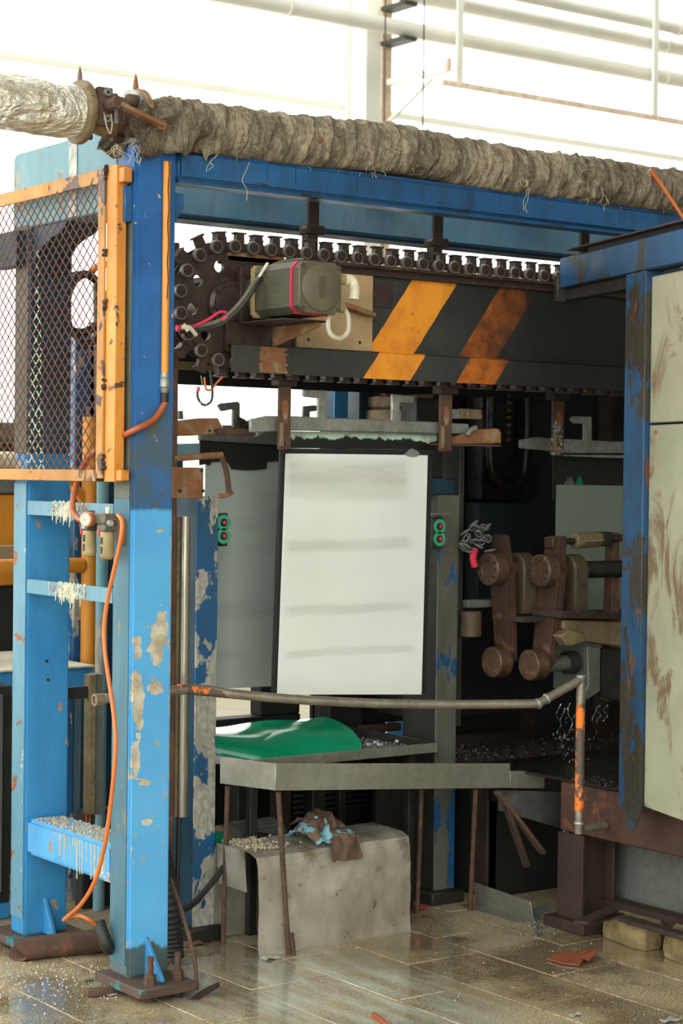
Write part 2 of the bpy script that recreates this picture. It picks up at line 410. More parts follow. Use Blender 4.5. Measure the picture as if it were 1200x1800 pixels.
# ------------------------------------------------------------------ bright back wall of translucent sheeting, its frame
k = NM('sheeting'); nt = k.n
tr = k.add('ShaderNodeBsdfTransparent'); tl = k.add('ShaderNodeBsdfTranslucent'); mx = k.add('ShaderNodeMixShader')
tr.inputs[0].default_value = (.97, .96, .93, 1); tl.inputs[0].default_value = (.9, .89, .85, 1); mx.inputs[0].default_value = .35
k.lk(tr.outputs[0], mx.inputs[1]); k.lk(tl.outputs[0], mx.inputs[2]); k.lk(mx.outputs[0], k.out.inputs[0]); MT['sheeting'] = k.m
YW = 8.0
wb = thing('wall_back', 'overexposed translucent sheet wall at the back of the shed', 'wall', (4, YW, 0), kind='structure')
for i in range(21):
    x0 = -5.0 + i * 1.0
    g = G(); pts = []
    n = 14
    pr_ = [(x0 + .004 + (.992) * j / n, YW + (.012 if j % 2 else -.012)) for j in range(n + 1)]
    g.add([(a, b, 1.1) for a, b in pr_] + [(a, b, 9.5) for a, b in pr_], [(j, j + 1, n + 2 + j, n + 1 + j) for j in range(n)])
    part('sheet_panel', g, 'sheeting', wb)
g = G(); g.box(-5, 16, YW - .1, YW + .1, -.006, 1.1); part('plinth', g, 'concrete', wb)

def rail(name, p0, p1, Y, h, d, mat, label, cat='beam', round_=False, ext=(-3, 6)):
    a, b = P(*p0, Y=Y), P(*p1, Y=Y); z = (a.z + b.z) / 2
    xa, xb = ext
    g = G()
    if round_: g.cyl((xa, Y, z), (xb, Y, z), h / 2, n=20)
    else: g.box(xa, xb, Y - d / 2, Y + d / 2, z - h / 2, z + h / 2)
    return solo(name, g, mat, label, cat, 0 if round_ else .004)
rail('wall_girt', (100, 116), (560, 182), YW - .16, .05, .12, 'white_steel', 'thin pale wall rail crossing the bright wall from upper left', ext=(-5, 14))
zc1 = P(640, 52, Y=6.75).z
def roofpipe(px, py, Y, d, label, xr):
    z = P(px, py, Y=Y).z
    t = thing('overhead_pipe', label, 'pipe', (xr[0], Y, z - d / 2), 'white overhead pipes')
    g = G(); g.cyl((xr[0], Y, z), (xr[1], Y, z), d / 2, n=24); part('pipe_barrel', g, 'white_steel', t)
    for q in (.2, .45, .7, .9):
        x = xr[0] + (xr[1] - xr[0]) * q
        g = G(); g.cyl((x - .015, Y, z), (x + .015, Y, z), d / 2 + .012, n=24); part('pipe_joint', g, 'white_steel', t)
    return z
zp1 = roofpipe(900, 86, 6.75, .125, 'lowest of the three white overhead pipes before the bright wall', (-2, 14))
zp2 = roofpipe(1000, 47, 6.75, .125, 'middle white overhead pipe before the bright wall', (-2, 14))
zp3 = roofpipe(1060, 22, 6.6, .11, 'highest white overhead pipe, cut by the photo corner', (-2, 14))
# the white steel column with brackets
cx = P(640, 180, Y=7.1)
st = thing('steel_column', 'white steel shed column with rusty edge behind the wrapped pipe', 'column', (cx.x, 7.1, 0))
g = G(); g.box(cx.x - .06, cx.x + .09, 7.0, 7.012, 0, 9.2); part('flange', g, 'white_steel', st, .002)
g = G(); g.box(cx.x - .03, cx.x - .018, 7.012, 7.25, 0, 9.2); part('web', g, 'white_steel', st)
g = G(); g.box(cx.x - .06, cx.x + .09, 7.25, 7.262, 0, 9.2); part('flange', g, 'white_steel', st, .002)
g = G(); g.box(cx.x + .092, cx.x + .19, 6.99, 7.005, 0, 9.2); part('edge_plate', g, 'bracket_rust', st, .002, label='rust-stained edge plate')
for zz in (zp1, zp2):
    g = G(); g.box(cx.x + .07, cx.x + .2, 6.68, 6.99, zz - .1, zz - .066); part('pipe_bracket', g, 'wire_dark', st, .003)
zb = P(690, 138, Y=6.9).z
g = G(); g.bar((cx.x + .14, 6.98, zb - .02), (cx.x + .36, 6.5, zb + .04), .045, .05); part('bracket_arm', g, 'white_steel', st, .003)
g = G(); g.bar((cx.x + .14, 6.98, zb - .34), (cx.x + .30, 6.62, zb - .02), .03, .03); part('bracket_brace', g, 'white_steel', st, .003)
g = G(); g.box(cx.x + .34, cx.x + .365, 6.46, 6.5, zb + .02, zb + .12); part('bracket_pin', g, 'bracket_rust', st)
# hanging frame: rusty lower rail on two verticals
hz = P(900, 165, Y=6.5).z
hf = thing('hanging_rail', 'rust-tinted horizontal rail hung on two white uprights from overhead pipes', 'rail', (cx.x + .3, 6.5, hz))
g = G(); g.box(cx.x + .3, 14, 6.48, 6.52, hz - .022, hz + .022); part('rail_bar', g, 'rail_pale', hf, .004)
for px, py in ((808, 90), (1152, 120)):
    x = P(px, py, Y=6.5).x; g = G(); g.box(x - .03, x + .03, 6.49, 6.515, hz + .022, 9.2); part('upright', g, 'white_steel', hf, .003)
for (px, Y, lab) in ((676, 6.3, 'thin dark wire hanging beside the white shed column'), (744, 6.0, 'thin dark wire hanging right of the white shed column')):
    p = P(px, 120, Y=Y); g = G(); g.tube([(p.x, Y, 9.2), (p.x, Y, 6), (p.x, Y, 2.2)], .006, 6, 2); solo('hanging_wire', g, 'wire_dark', lab, 'wire')

# ------------------------------------------------------------------ unseen shed shell shaping the light: roof and right wall shade the machine
flat('roof_grey', srgb(150, 150, 144), .8, 0, .1, 2, 0)
g = G(); g.box(-9, 16, -8.5, 2.6, 9.25, 9.35); o = struct('ceiling', g, 'roof_grey', 'unseen grey sheet roof of the shed', 'ceiling')
sky_ = thing('added_skylight', 'added unseen skylight sheets lighting the rear of the shed', 'skylight', (4, 5.4, 9.25), kind='structure')  # unseen skylight added to brighten the rear structure and pipes
for i in range(10):
    g = G(); x0 = -9 + i * 2.5; g.box(x0 + .005, x0 + 2.495, 2.605, 8.3, 9.28, 9.29); part('sheet_panel', g, 'sheeting', sky_)
g = G(); g.box(11.8, 12, -8.5, 8.3, -.006, 9.25); o = struct('wall_right', g, 'roof_grey', 'unseen solid grey right wall of the shed', 'wall')
g = G(); g.box(-.6, 11.79, -8.7, -8.5, -.006, 9.25); o = struct('front_blocker', g, 'roof_grey', 'unseen grey wall added to block light from the front right', 'wall')  # added unseen behind the camera to cut light from the front right
# ------------------------------------------------------------------ left portal frame
YF = -.125                              # front plane of the machine frame
PX, PW, PD_ = -.088, .145, .115         # near post: left face, width, depth
k = NM('post_paint')                    # light repaint below, old dark blue above, flaked patches
oc = k.coord(); z = k.xyz(oc)[2]
lay = k.ramp(k.math('ADD', z, k.math('MULTIPLY', k.noise(9, 4), .05)), 1.50, 1.512)
lo = k.mix(k.ramp(k.noise(2.5, 5), .35, .65), srgb(92, 172, 220), srgb(76, 156, 208))
lo = k.mix(k.ramp(k.noise(26, 5, .7), .66, .74, 0, .8), lo, srgb(40, 96, 112))
hi = k.mix(k.ramp(k.noise(3.5, 6, .65), .4, .62), srgb(34, 98, 158), srgb(26, 80, 136))
hi = k.mix(k.ramp(k.math('ADD', k.noise(7, 7, .7), k.math('MULTIPLY', k.math('ABSOLUTE', k.math('SUBTRACT', z, 1.62)), -.9)), .3, .52), hi, srgb(70, 84, 84))
c = k.mix(lay, lo, hi)
big = k.noise(4.6, 8, .62, k.mapped((1, 1, .7), (.37, 2.2, 5.65)), .35)
mk = k.ramp(k.math('ADD', big, k.math('MULTIPLY', lay, .2)), .345, .358, 1, 0)
onf = k.math('LESS_THAN', k.xyz(oc)[1], -PD_ / 2 + .012); wob = k.noise(16, 6, .65)
bx_, by_ = PX + PW / 2, YF + PD_ / 2
for px, py, rx, rz in ((281, 1130, 17, 42), (285, 1100, 10, 30), (240, 1128, 8, 12), (241, 1150, 7, 14), (241, 1205, 10, 30), (243, 1240, 9, 48), (275, 1206, 14, 14), (238, 1335, 7, 28), (304, 1010, 4, 60), (304, 1180, 4, 90), (303, 1330, 4, 60), (283, 933, 8, 4), (256, 1375, 12, 6), (258, 1445, 8, 5)):
    p_ = P(px, py, Y=YF); sc_ = 6.0 / F
    ddx = k.math('DIVIDE', k.math('SUBTRACT', k.xyz(oc)[0], p_.x - bx_), rx * sc_ * 1.15); ddz = k.math('DIVIDE', k.math('SUBTRACT', z, p_.z), rz * sc_)
    dd_ = k.math('ADD', k.math('MULTIPLY', ddx, ddx), k.math('MULTIPLY', ddz, ddz))
    dd_ = k.math('ADD', dd_, k.math('MULTIPLY', k.math('SUBTRACT', wob, .5), 5.5))
    mk = k.math('MAXIMUM', mk, k.math('MULTIPLY', onf, k.ramp(dd_, .9, 1.02, 1, 0)))
sm = k.noise(30, 4, .6); mk2 = k.ramp(k.math('ADD', sm, k.math('MULTIPLY', lay, .03)), .325, .335, 1, 0)
c = k.mix(mk2, c, srgb(186, 150, 104)); c = k.mix(mk, c, k.mix(k.ramp(k.noise(16, 5), .4, .6), srgb(200, 192, 172), srgb(164, 150, 124)))
foot = k.ramp(k.math('ADD', z, k.math('MULTIPLY', k.noise(8, 3), .12)), .19, .20, 1, 0); c = k.mix(foot, c, srgb(74, 92, 92))
k.set(col=c, rough=k.ramp(k.noise(9, 3), .3, .7, .38, .6)); k.bump(k.math('ADD', k.math('MULTIPLY', mk, -.8), k.math('MULTIPLY', sm, .25)), .4, .004); MT['post_paint'] = k.m
paint('post_side', srgb(72, 114, 130), srgb(60, 98, 114), srgb(120, 122, 110), .33, 5, srgb(168, 130, 80), .27, .55, .5, srgb(60, 76, 78), (1, 1, .5), seed=21)
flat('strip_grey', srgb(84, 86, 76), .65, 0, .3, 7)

fp = thing('frame_post', 'tall two-tone blue flaking steel post at the front left', 'post', (PX + PW / 2, YF + PD_ / 2, 0))
ZT = 2.60
g = G(); g.box(PX, PX + PW, YF, YF + PD_, .052, ZT); part('post_shaft', g, 'post_paint', fp, .008, 2)
g = G(); g.box(PX - .004, PX - .0005, YF + .012, YF + PD_ - .008, .09, 1.52); part('side_strip', g, 'post_side', fp, .001, label='dull teal strip down the left face')
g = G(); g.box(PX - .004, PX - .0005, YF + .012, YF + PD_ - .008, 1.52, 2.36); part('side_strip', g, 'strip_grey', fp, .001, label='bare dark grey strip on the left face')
g = G(); g.box(PX - .028, PX - .0005, YF + .015, YF + .1, 2.36, 2.47); part('side_block', g, 'beam_blue', fp, .003)
g = G(); g.box(PX - .035, PX + PW + .022, YF - .135, YF + PD_ + .03, .022, .052); bp = part('base_plate', g, 'plate_rust', fp, .004)
for bx, by in ((-.062, -.215), (.035, -.215)):
    q = V((bx, by, .052)); g = G()
    g.hexnut(q, (0, 0, 1), .02, .018); g.hexnut(q + V((0, 0, .0185)), (0, 0, 1), .018, .012); part('nut', g, 'rust', bp)
    g = G(); g.cyl(q + V((0, 0, -.05)), q + V((0, 0, .085)), .010, n=12); part('anchor_bolt', g, 'rust', bp)
    g = G(); g.cyl((bx, by, 0), (bx, by, .022), .016, n=12); part('levelling_nut', g, 'rust_dark', bp)
g = G(); g.prism([(PX + .058, YF - .0005, .054), (PX + .058, YF - .10, .054), (PX + .058, YF - .10, .064), (PX + .058, YF - .0005, .175)], (.014, 0, 0)); part('gusset', g, 'column_blue', fp, .002)
for bx in (-.09, .02):
    g = G(); g.box(bx, bx + .05, YF + .02, YF + .09, 0, .022); part('shim', g, 'rust_dark', bp)
g = G(); g.prism([(PX + PW + .001, YF + .02, 2.36), (PX + PW + .04, YF + .02, 2.42), (PX + PW + .04, YF + .02, 2.465), (PX + PW + .001, YF + .02, 2.465)], (0, .05, 0)); part('corner_gusset', g, 'beam_blue', fp, .002)

# far column of the left portal
CB = P(42, 1650, Z=.045); cbx = PX; cby = CB.y + (PX - CB.x) * .0
CBY0, CBY1, CBX1 = .565, .665, PX + .16
cb = thing('frame_column', 'wide blue steel column with brown chips at the far left', 'column', (cbx + .1, (CBY0 + CBY1) / 2, 0))
g = G(); g.box(cbx, CBX1, CBY0, CBY1, .045, 1.66); part('lower_shaft', g, 'column_blue', cb, .006, 2)
g = G(); g.box(cbx - .003, cbx - .0004, CBY0 + .008, CBY1 - .004, .1, 1.56); part('side_strip', g, 'teal_strip', cb, .001)
g = G(); g.box(cbx, CBX1, CBY0 + .001, CBY1, 1.6605, P(130, 243, X=PX).z - .256); part('upper_shaft', g, 'dark_blue', cb, .006)
g = G(); g.box(cbx - .003, cbx - .0004, CBY0 + .008, CBY1 + .0, 1.66, 2.42); part('side_strip', g, 'strip_grey', cb, .001)
g = G(); g.box(cbx - .05, CBX1 + .05, CBY0 - .08, CBY1 + .08, .015, .045); bp2 = part('base_plate', g, 'plate_rust', cb, .004)
g = G(); g.prism([(cbx + .07, CBY0 - .0005, .047), (cbx + .07, CBY0 - .07, .047), (cbx + .07, CBY0 - .07, .058), (cbx + .07, CBY0 - .0005, .17)], (.014, 0, 0)); part('gusset', g, 'column_blue', cb, .002)
for px, py in ((82, 1162), (84, 1195)):
    q = P(px, py, Y=CBY0); g = G(); g.cyl(q + V((0, .002, 0)), q + V((0, -.004, 0)), .005, n=10); part('bolt', g, 'dark_steel', cb)
g = G(); g.box(cbx - .04, cbx - .0005, CBY0 + .02, CBY1 + .08, 2.28, 2.40); part('side_bracket', g, 'dark_blue', cb, .003)
for i in range(4):   # mesh-like splash of paste on the chipped edge
    q = P(55 + i * 3, 1350 + i * 26, Y=CBY0)

# header with curved haunch between far column and post
hdT = P(130, 243, X=PX).z; hdB = hdT - .255; HY = P(24, 300, X=PX).y
hb = thing('header_beam', 'pale teal boxed header beam above the orange mesh guard', 'beam', (PX + .07, .3, hdB))
g = G(); poly = roundpoly([(PX, HY, hdB), (PX, HY, hdT), (PX, YF + PD_ + .001, hdT), (PX, YF + PD_ + .001, hdB)], [.0, .03, 0, 0])
g.prism(poly, (.145, 0, 0)); part('beam_body', g, 'header_pale', hb, .004)
y0 = P(131, 300, X=PX).y; g = G(); g.box(PX - .003, PX - .0004, y0 - .02, y0 + .035, hdB + .004, hdT - .004); part('weld_strip', g, 'zinc_bar', hb, .001)
arc = [(PX + .01, CBY0 - .001, hdB - .16), (PX + .01, CBY0 - .001, hdB - .001), (PX + .01, CBY0 - .24, hdB - .001)]
for i in range(1, 9):
    t = i / 9 * math.pi / 2; arc.append((PX + .01, CBY0 - .24 + .24 * math.sin(t) - .001, hdB - .03 - .13 * (1 - math.cos(t))))
g = G(); g.prism(arc, (.12, 0, 0)); part('haunch', g, 'dark_blue', hb)

# lower brace beam and two flats
zb0, zb1 = P(60, 1490, X=PX).z, P(60, 1447, X=PX).z
zb1 = P(48, 1440, X=PX).z; zb0 = P(48, 1503, X=PX).z
br = thing('brace_beam', 'low light-blue brace beam crusted with white grit', 'beam', (PX + .07, .3, zb0))
g = G(); g.box(PX + .004, PX + .142, YF + PD_ + .001, CBY0 - .001, zb0, zb1); part('beam_body', g, 'post_light', br, .012, 2)
# drip runs and grit on the brace
g = G(); rr = random.Random(3)
for i in range(26):
    y = rr.uniform(.02, .34); L = rr.uniform(.02, .115) * (1.2 if .05 < y < .22 else .7); w_ = rr.uniform(.0012, .003)
    g.box(PX + .0015, PX + .0045, y, y + w_, zb1 - .012 - L, zb1 - .01)
part('dried_drips', g, 'paste', br, kind='stuff')
g = G()
for i in range(900):
    y = rr.uniform(YF + PD_ + .02, CBY0 - .03); x = PX + rr.uniform(.014, .132); s_ = rr.uniform(.0015, .005) * (1 if rr.random() < .9 else 1.5)
    a = rr.uniform(0, 3); dx, dy = math.cos(a) * s_, math.sin(a) * s_
    g.hexa([(x - dx, y - dy, zb1 - .001), (x + dy, y - dx, zb1 - .001), (x + dx, y + dy, zb1 - .001), (x - dy, y + dx, zb1 - .001), (x - dx * .5, y - dy * .5, zb1 + s_ * .8), (x + dy * .5, y - dx * .5, zb1 + s_ * .9), (x + dx * .5, y + dy * .5, zb1 + s_), (x - dy * .5, y + dx * .5, zb1 + s_ * .7)])
part('grit_crust', g, 'rubble', br, kind='stuff')
def flatbar(pyl, pyr, label, lump):
    zt = P(52, pyl, X=PX).z; zb_ = P(52, pyr, X=PX).z
    t = thing('flat_brace', label, 'brace', (PX, .2, zb_))
    g = G(); g.box(PX - .002, PX + .004, YF + PD_ + .001, CBY0 - .001, zb_, zt); part('bar', g, 'teal_strip', t, .001)
    yc = P(lump, 1000, X=PX).y
    g = G()
    for i in range(150):
        y = yc + rr.gauss(0, .045); s_ = rr.uniform(.002, .0065); z_ = zt + rr.uniform(-.045, .002)
        g.lathe((PX - .002, y, z_), (-1, 0, 0), [(s_, 0), (s_ * .8, .002), (s_ * .3, .0035)], 6)
        if rr.random() < .35: g.cyl((PX - .004, y, z_), (PX - .004, y + .002, z_ - rr.uniform(.01, .04)), .003, .0015, 5)
    part('dried_paste', g, 'paste', t, kind='stuff')
flatbar(1018, 1043, 'lower narrow blue flat brace with dried cream paste', 122)
flatbar(880, 905, 'upper narrow blue flat brace just below the orange guard', 118)

# ------------------------------------------------------------------ orange mesh guard
XG = PX - .045
gd = thing('mesh_guard', 'orange-framed expanded metal mesh guard on the left side', 'guard', (XG, .3, 1.55))
yR0, yR1 = P(205, 600, X=XG).y, P(176, 600, X=XG).y
zT0 = P(190, 296, X=XG).z; zB1 = P(190, 826, X=XG).z; zB0 = P(190, 847, X=XG).z
YL = 1.25
g = G(); g.box(XG - .004, XG + .03, yR0, yR0 + (yR1 - yR0) * .62, zB0, zT0 + .005); part('corner_upright', g, 'orange', gd, .002)
g = G(); g.box(XG - .012, XG - .0045, yR0 + (yR1 - yR0) * .60, yR1, zB0 + .01, zT0); part('angle_leg', g, 'orange_dirty', gd, .001)
g = G(); g.box(XG - .01, XG - .002, yR1 + .0005, YL, zT0 - .043, zT0); part('top_rail', g, 'orange_dirty', gd, .002)
g = G(); g.box(XG - .01, XG + .03, yR1 + .0005, YL, zB0, zB1); part('bottom_rail', g, 'orange_dirty', gd, .002)
g = G(); g.box(XG - .01, XG + .03, YL + .0005, YL + .05, zB0, zT0); part('corner_upright', g, 'orange', gd, .002)
for za, zb_ in ((zT0 - .05, zT0 - .006), (zB0 + .004, zB1)):
    g = G(); g.box(XG + .0305, PX - .0045, yR0 - .0, yR0 + .04, za, zb_); g.box(XG + .001, XG + .03, yR0 - .032, yR0 - .0005, za, zb_); part('mount_tab', g, 'orange', gd, .002)
for zq in (zT0 - .02, zT0 - .26, zT0 - .42, zT0 - .66, zB0 + .06):
    g = G()
    for i in range(9):
        y = yR0 + (yR1 - yR0) * .6 + rr.gauss(0, .003); s_ = rr.uniform(.004, .008)
        g.lathe((XG - .004, y, zq + rr.gauss(0, .012)), (-1, 0, 0), [(s_, 0), (s_ * .8, .008), (s_ * .3, .0115)], 7)
    part('weld_bead', g, 'rust_dark', gd)
k = NM('mesh_rust'); oc = k.coord(); s_ = k.xyz(oc)
c = k.mix(k.noise(40, 3), srgb(80, 44, 30), srgb(118, 68, 44))
yc = P(72, 640, X=XG).y - .3
dy = k.math('ABSOLUTE', k.math('SUBTRACT', s_[1], k.math('ADD', yc, k.math('MULTIPLY', k.noise(3, 2), .05))))
band = k.ramp(k.math('ADD', dy, k.math('MULTIPLY', s_[2], .075)), .055, .07, 1, 0)
band = k.math('MULTIPLY', band, k.math('GREATER_THAN', .78, s_[2]))
c = k.mix(k.math('MULTIPLY', band, k.ramp(k.noise(70, 3), .48, .54)), c, srgb(206, 198, 160)); k.set(col=c, rough=.75); MT['mesh_rust'] = k.m
g = G(); y0, y1, z0, z1 = yR1 - .004, YL, zB1 - .004, zT0 - .04
cw, ch = .0445, .040; sl = ch / cw; th = .0026
def clipline(yc_, sgn):
    # z = z0 + sgn*sl*(y-yc_)
    pts = []
    for y in (y0, y1):
        z_ = z0 + sgn * sl * (y - yc_)
        pts.append((y, z_))
    (ya, za), (yb, zb2) = pts
    def cl(y, z_, yo, zo):
        if z_ < z0: t = (z0 - z_) / (zo - z_); return y + (yo - y) * t, z0
        if z_ > z1: t = (z1 - z_) / (zo - z_); return y + (yo - y) * t, z1
        return y, z_
    if max(za, zb2) <= z0 or min(za, zb2) >= z1: return None
    a = cl(ya, za, yb, zb2); b = cl(yb, zb2, ya, za)
    return a, b
n = int(((y1 - y0) + (z1 - z0) / sl) / cw) + 2
for i in range(-1, n):
    for sgn in (1, -1):
        yc_ = (y0 + i * cw - (z1 - z0) / sl * 1.0 + .0) if sgn == 1 else (y0 + i * cw)
        r = clipline(yc_, sgn)
        if r and abs(r[0][0] - r[1][0]) > .003:
            g.bar((XG - .004 + sgn * .0008, r[0][0], r[0][1]), (XG - .004 + sgn * .0008, r[1][0], r[1][1]), th, th, (1, 0, 0))
part('expanded_mesh', g, 'mesh_rust', gd, kind='stuff')

# ------------------------------------------------------------------ front beam and the wrapped pipe
zfb = P(600, 352, Y=YF).z
fb = thing('front_beam', 'dark blue box beam running under the wrapped pipe', 'beam', (1.2, YF + .06, zfb))
g = G(); g.box(PX + PW + .001, 2.7, YF + .004, YF + .11, zfb, zfb + .104); part('beam_body', g, 'beam_blue', fb, .018, 3)
for px in (470, 520, 628, 1090):
    p = P(px, 330, Y=YF); g = G(); g.box(p.x, p.x + .002, YF + .0032, YF + .006, zfb + .035, zfb + .085); part('black_run', g, 'soot', fb)
YP = YF + .055
zpipe = P(600, 250, Y=YP).z - .022; RPI = .087
k = NM('wrap'); oc = k.coord()
a = k.noise(7, 8, .7, k.mapped((1, 1, .5))); b = k.noise(60, 6, .7)
c = k.mix(k.ramp(a, .35, .62), srgb(116, 104, 86), srgb(184, 168, 140))
c = k.mix(k.ramp(b, .45, .75, 0, .7), c, srgb(70, 62, 50))
c = k.mix(k.ramp(k.xyz(oc)[0], -1.33, -1.12, .75, 0), c, srgb(44, 36, 28))
c = k.mix(k.ramp(k.noise(3, 5, .6, k.mapped((1.2, 1, 1), (3, 0, 0))), .6, .75, 0, .5), c, srgb(108, 100, 92))
k.set(col=c, rough=.95, spec=.1); fold = k.noise(1.0, 5, .65, k.mapped((26, 7, 7)), 1.2); weave = k.noise(1.0, 3, .7, k.mapped((240, 120, 120)))
c2_ = k.mix(k.ramp(fold, .40, .56, .6, 0), c, srgb(62, 52, 42)); c2_ = k.mix(k.ramp(weave, .5, .75, 0, .6), c2_, srgb(186, 172, 146)); k.set(col=c2_)
k.bump(k.math('ADD', k.math('ADD', k.math('MULTIPLY', b, .5), k.math('MULTIPLY', weave, .3)), k.math('MULTIPLY', fold, 1.4)), 1.0, .016); MT['wrap'] = k.m
wp = thing('wrapped_pipe', 'thick pipe wrapped in frayed grey-brown insulation cloth on the beam', 'pipe', (1.2, YP, zpipe - RPI))
g = G(); rows = []
XA, XB, M, NN = P(236, 190, Y=YP).x + .055, 2.75, 700, 56
def wrad(x, t):
    u = x / .085 + t / (2 * math.pi) + .35 * noise.noise(V((x * 4, math.cos(t), math.sin(t))))
    fr = u - math.floor(u)
    s = .0075 * (fr ** 2.2) - .003
    p = V((x * 9, math.cos(t) * 1.1, math.sin(t) * 1.1))
    s += .0075 * noise.fractal(p, .6, 2.0, 5)
    s += .004 * noise.noise(V((x * 55 + 4 * math.sin(t), math.cos(t) * 1.5, math.sin(t) * 1.5)))
    if x < .1: s += .008 * noise.noise(V((x * 16, math.cos(t) * 2, math.sin(t) * 2)))
    s += .0035 * noise.noise(V(((x + .09 * t / 6.28) * 70, t * .7, 2))) 
    for c0, amp in ((.80, .016), (1.72, .020), (1.80, .012)):
        s += amp * max(0, noise.noise(V((x * 38, math.cos(t) * 5 + c0, math.sin(t) * 5)))) * math.exp(-((x - c0) / .055) ** 2)
    return RPI + s
for i in range(M + 1):
    x = XA + (XB - XA) * i / M; row = []
    sag = .05 * math.exp(-((x - .93) / .28) ** 2) - .006 * math.sin(x * 2.1)
    for j in range(NN):
        t = 2 * math.pi * j / NN
        r = wrad(x, t)
        e = max(0, .06 - (x - XA)) / .06
        r *= 1 - .25 * e * e
        y = YP + math.cos(t) * r; z_ = zpipe + math.sin(t) * r * 1.0
        z_ = z_ if y < YF + .002 else (max(z_, zfb + .098) if x > PX + PW else max(z_, ZT + .001))
        row.append(V((x + .02 * math.cos(t * 2 + 1) * e, y, z_ + sag * .4)))
    rows.append(row)
vs = [p for r in rows for p in r]; fs = []
for i in range(M):
    for j in range(NN): q = (j + 1) % NN; fs.append((i * NN + j, i * NN + q, (i + 1) * NN + q, (i + 1) * NN + j))
fs.append(list(range(NN))); fs.append([M * NN + j for j in range(NN)][::-1])
g.add(vs, fs); part('cloth_wrap', g, 'wrap', wp, ang=80)
# dark ragged bundle at the left end below the valve
g = G(); rows = []
XA2 = XA - .10
for i in range(30):
    row = []
    for j in range(34):
        u_ = i / 29; t = R_(165) + R_(190) * j / 33
        x = XA2 + .30 * u_ + .03 * math.sin(t * 3 + 1) * (1 - u_)
        r = RPI + .006 + .05 * max(0, noise.noise(V((x * 14, math.cos(t) * 2, math.sin(t) * 2 + 4))) + .25) + .012 * noise.fractal(V((x * 26, math.cos(t) * 3, math.sin(t) * 3)), .7, 2, 3) + .010 * (1 - u_)
        z_ = zpipe + math.sin(t) * r
        y_ = YP + math.cos(t) * r
        if x > PX - .01 and y_ > YF - .004: z_ = max(z_, ZT + .0015)
        row.append(V((x, y_, z_)))
    rows.append(row)
g.sheet(rows, .004)
part('ragged_bundle', g, 'wrap', wp, ang=70)
g = G()
def strand(px, py, L, n_=1, spread=.02):
    for i in range(n_):
        p = P(px + rr.uniform(-3, 3), py, Y=YP - RPI * .9); q = p.copy(); pts = [q.copy()]
        for j in range(4):
            q = q + V((rr.uniform(-spread, spread), rr.uniform(-.006, .004), -L / 4 * rr.uniform(.7, 1.2))); pts.append(q.copy())
        g.tube(pts, .0009, 5, 3)
for a_ in ((385, 270, .06, 2), (437, 285, .13, 1), (925, 305, .05, 8), (927, 330, .09, 2), (1062, 330, .07, 2), (1063, 350, .05, 1), (600, 215, .02, 5), (563, 225, .03, 4), (965, 262, .03, 6), (240, 255, .06, 5), (205, 255, .04, 8)): strand(*a_)
for i in range(150):
    x = rr.choice([rr.uniform(0, 2.2), rr.gauss(1.75, .06), rr.gauss(.82, .05)]); t = rr.uniform(.2, 4.4); r = RPI + .005
    p = V((x, YP - math.sin(t) * r * .9, zpipe + math.cos(t) * r * .95)); d = V((rr.uniform(-1, 1), -math.sin(t), math.cos(t) * .8 + rr.uniform(-.6, .2))).normalized() * rr.uniform(.008, .026)
    g.tube([p, p + d * .6 + V((0, 0, .002)), p + d + V((rr.uniform(-.006, .006), 0, -.004))], .0008, 4, 2)
part('frayed_threads', g, 'thread', wp, kind='stuff')
# rust wound patch
g = G(); p = P(563, 246, Y=YP - RPI); g.lathe(p + V((0, .004, 0)), (0, -1, 0), [(.012, 0), (.01, .006), (.004, .008)], 9); part('rust_wound', g, 'rust_orange', wp)

# foil sleeved pipe and valve on the left
zf = P(60, 186, Y=YP).z
k = NM('foil'); oc = k.coord(); a = k.noise(6, 6, .6, None, 1.0); b = k.noise(22, 5, .6, k.mapped((.5, 1, 1)))
cr_ = k.noise(9, 3, .5, k.mapped((.6, 1, 1)), 2.5); k.set(col=k.mix(k.ramp(a, .45, .66), srgb(232, 228, 216), srgb(206, 194, 168)), rough=k.ramp(a, .3, .7, .2, .4), metal=.5); k.bump(k.math('ADD', k.math('MULTIPLY', cr_, 1.6), k.math('ADD', a, b)), .9, .03); MT['foil'] = k.m
xe = P(132, 190, Y=YP).x; xv = P(215, 190, Y=YP).x
fo = thing('foil_pipe', 'silver foil sleeved pipe entering from the left edge', 'pipe', (xe - .4, YP, zf - .085))
g = G(); rows = []
for i in range(81):
    x = xe - 1.3 + (1.3) * i / 80; row = []
    for j in range(40):
        t = 2 * math.pi * j / 40; r = .083 + .006 * noise.fractal(V((x * 9, math.cos(t) * 1.2, math.sin(t) * 1.2)), .7, 2, 4) - (.004 if i > 77 else 0)
        row.append(V((x, YP + math.cos(t) * r, zf + math.sin(t) * r)))
    rows.append(row)
vs = [p for r in rows for p in r]; fs = [(i * 40 + j, i * 40 + (j + 1) % 40, i * 40 + 40 + (j + 1) % 40, i * 40 + 40 + j) for i in range(80) for j in range(40)]
fs.append(list(range(40))); fs.append([80 * 40 + j for j in range(40)][::-1]); g.add(vs, fs); part('foil_sleeve', g, 'foil', fo, ang=80)
g = G(); g.lathe((xe + .001, YP, zf), (1, 0, 0), [(.085, 0), (.096, .006), (.096, .024), (.088, .03), (.055, .031)], 26); part('end_flange', g, 'bracket_tan', fo, .001)
g = G(); p = V((xe + .015, YP, zf + .094)); g.lathe(p, (0, 0, 1), [(.009, 0), (.007, .02), (.001, .042)], 8); part('spike', g, 'bracket_tan', fo)
for a_ in (.6, 2.2, 3.6, 5.2):
    p = V((xe + .03, YP + math.cos(a_) * .072, zf + math.sin(a_) * .072)); g = G(); g.cyl(p, p + V((.045, 0, 0)), .0095, n=8); part('stud', g, 'rust', fo)
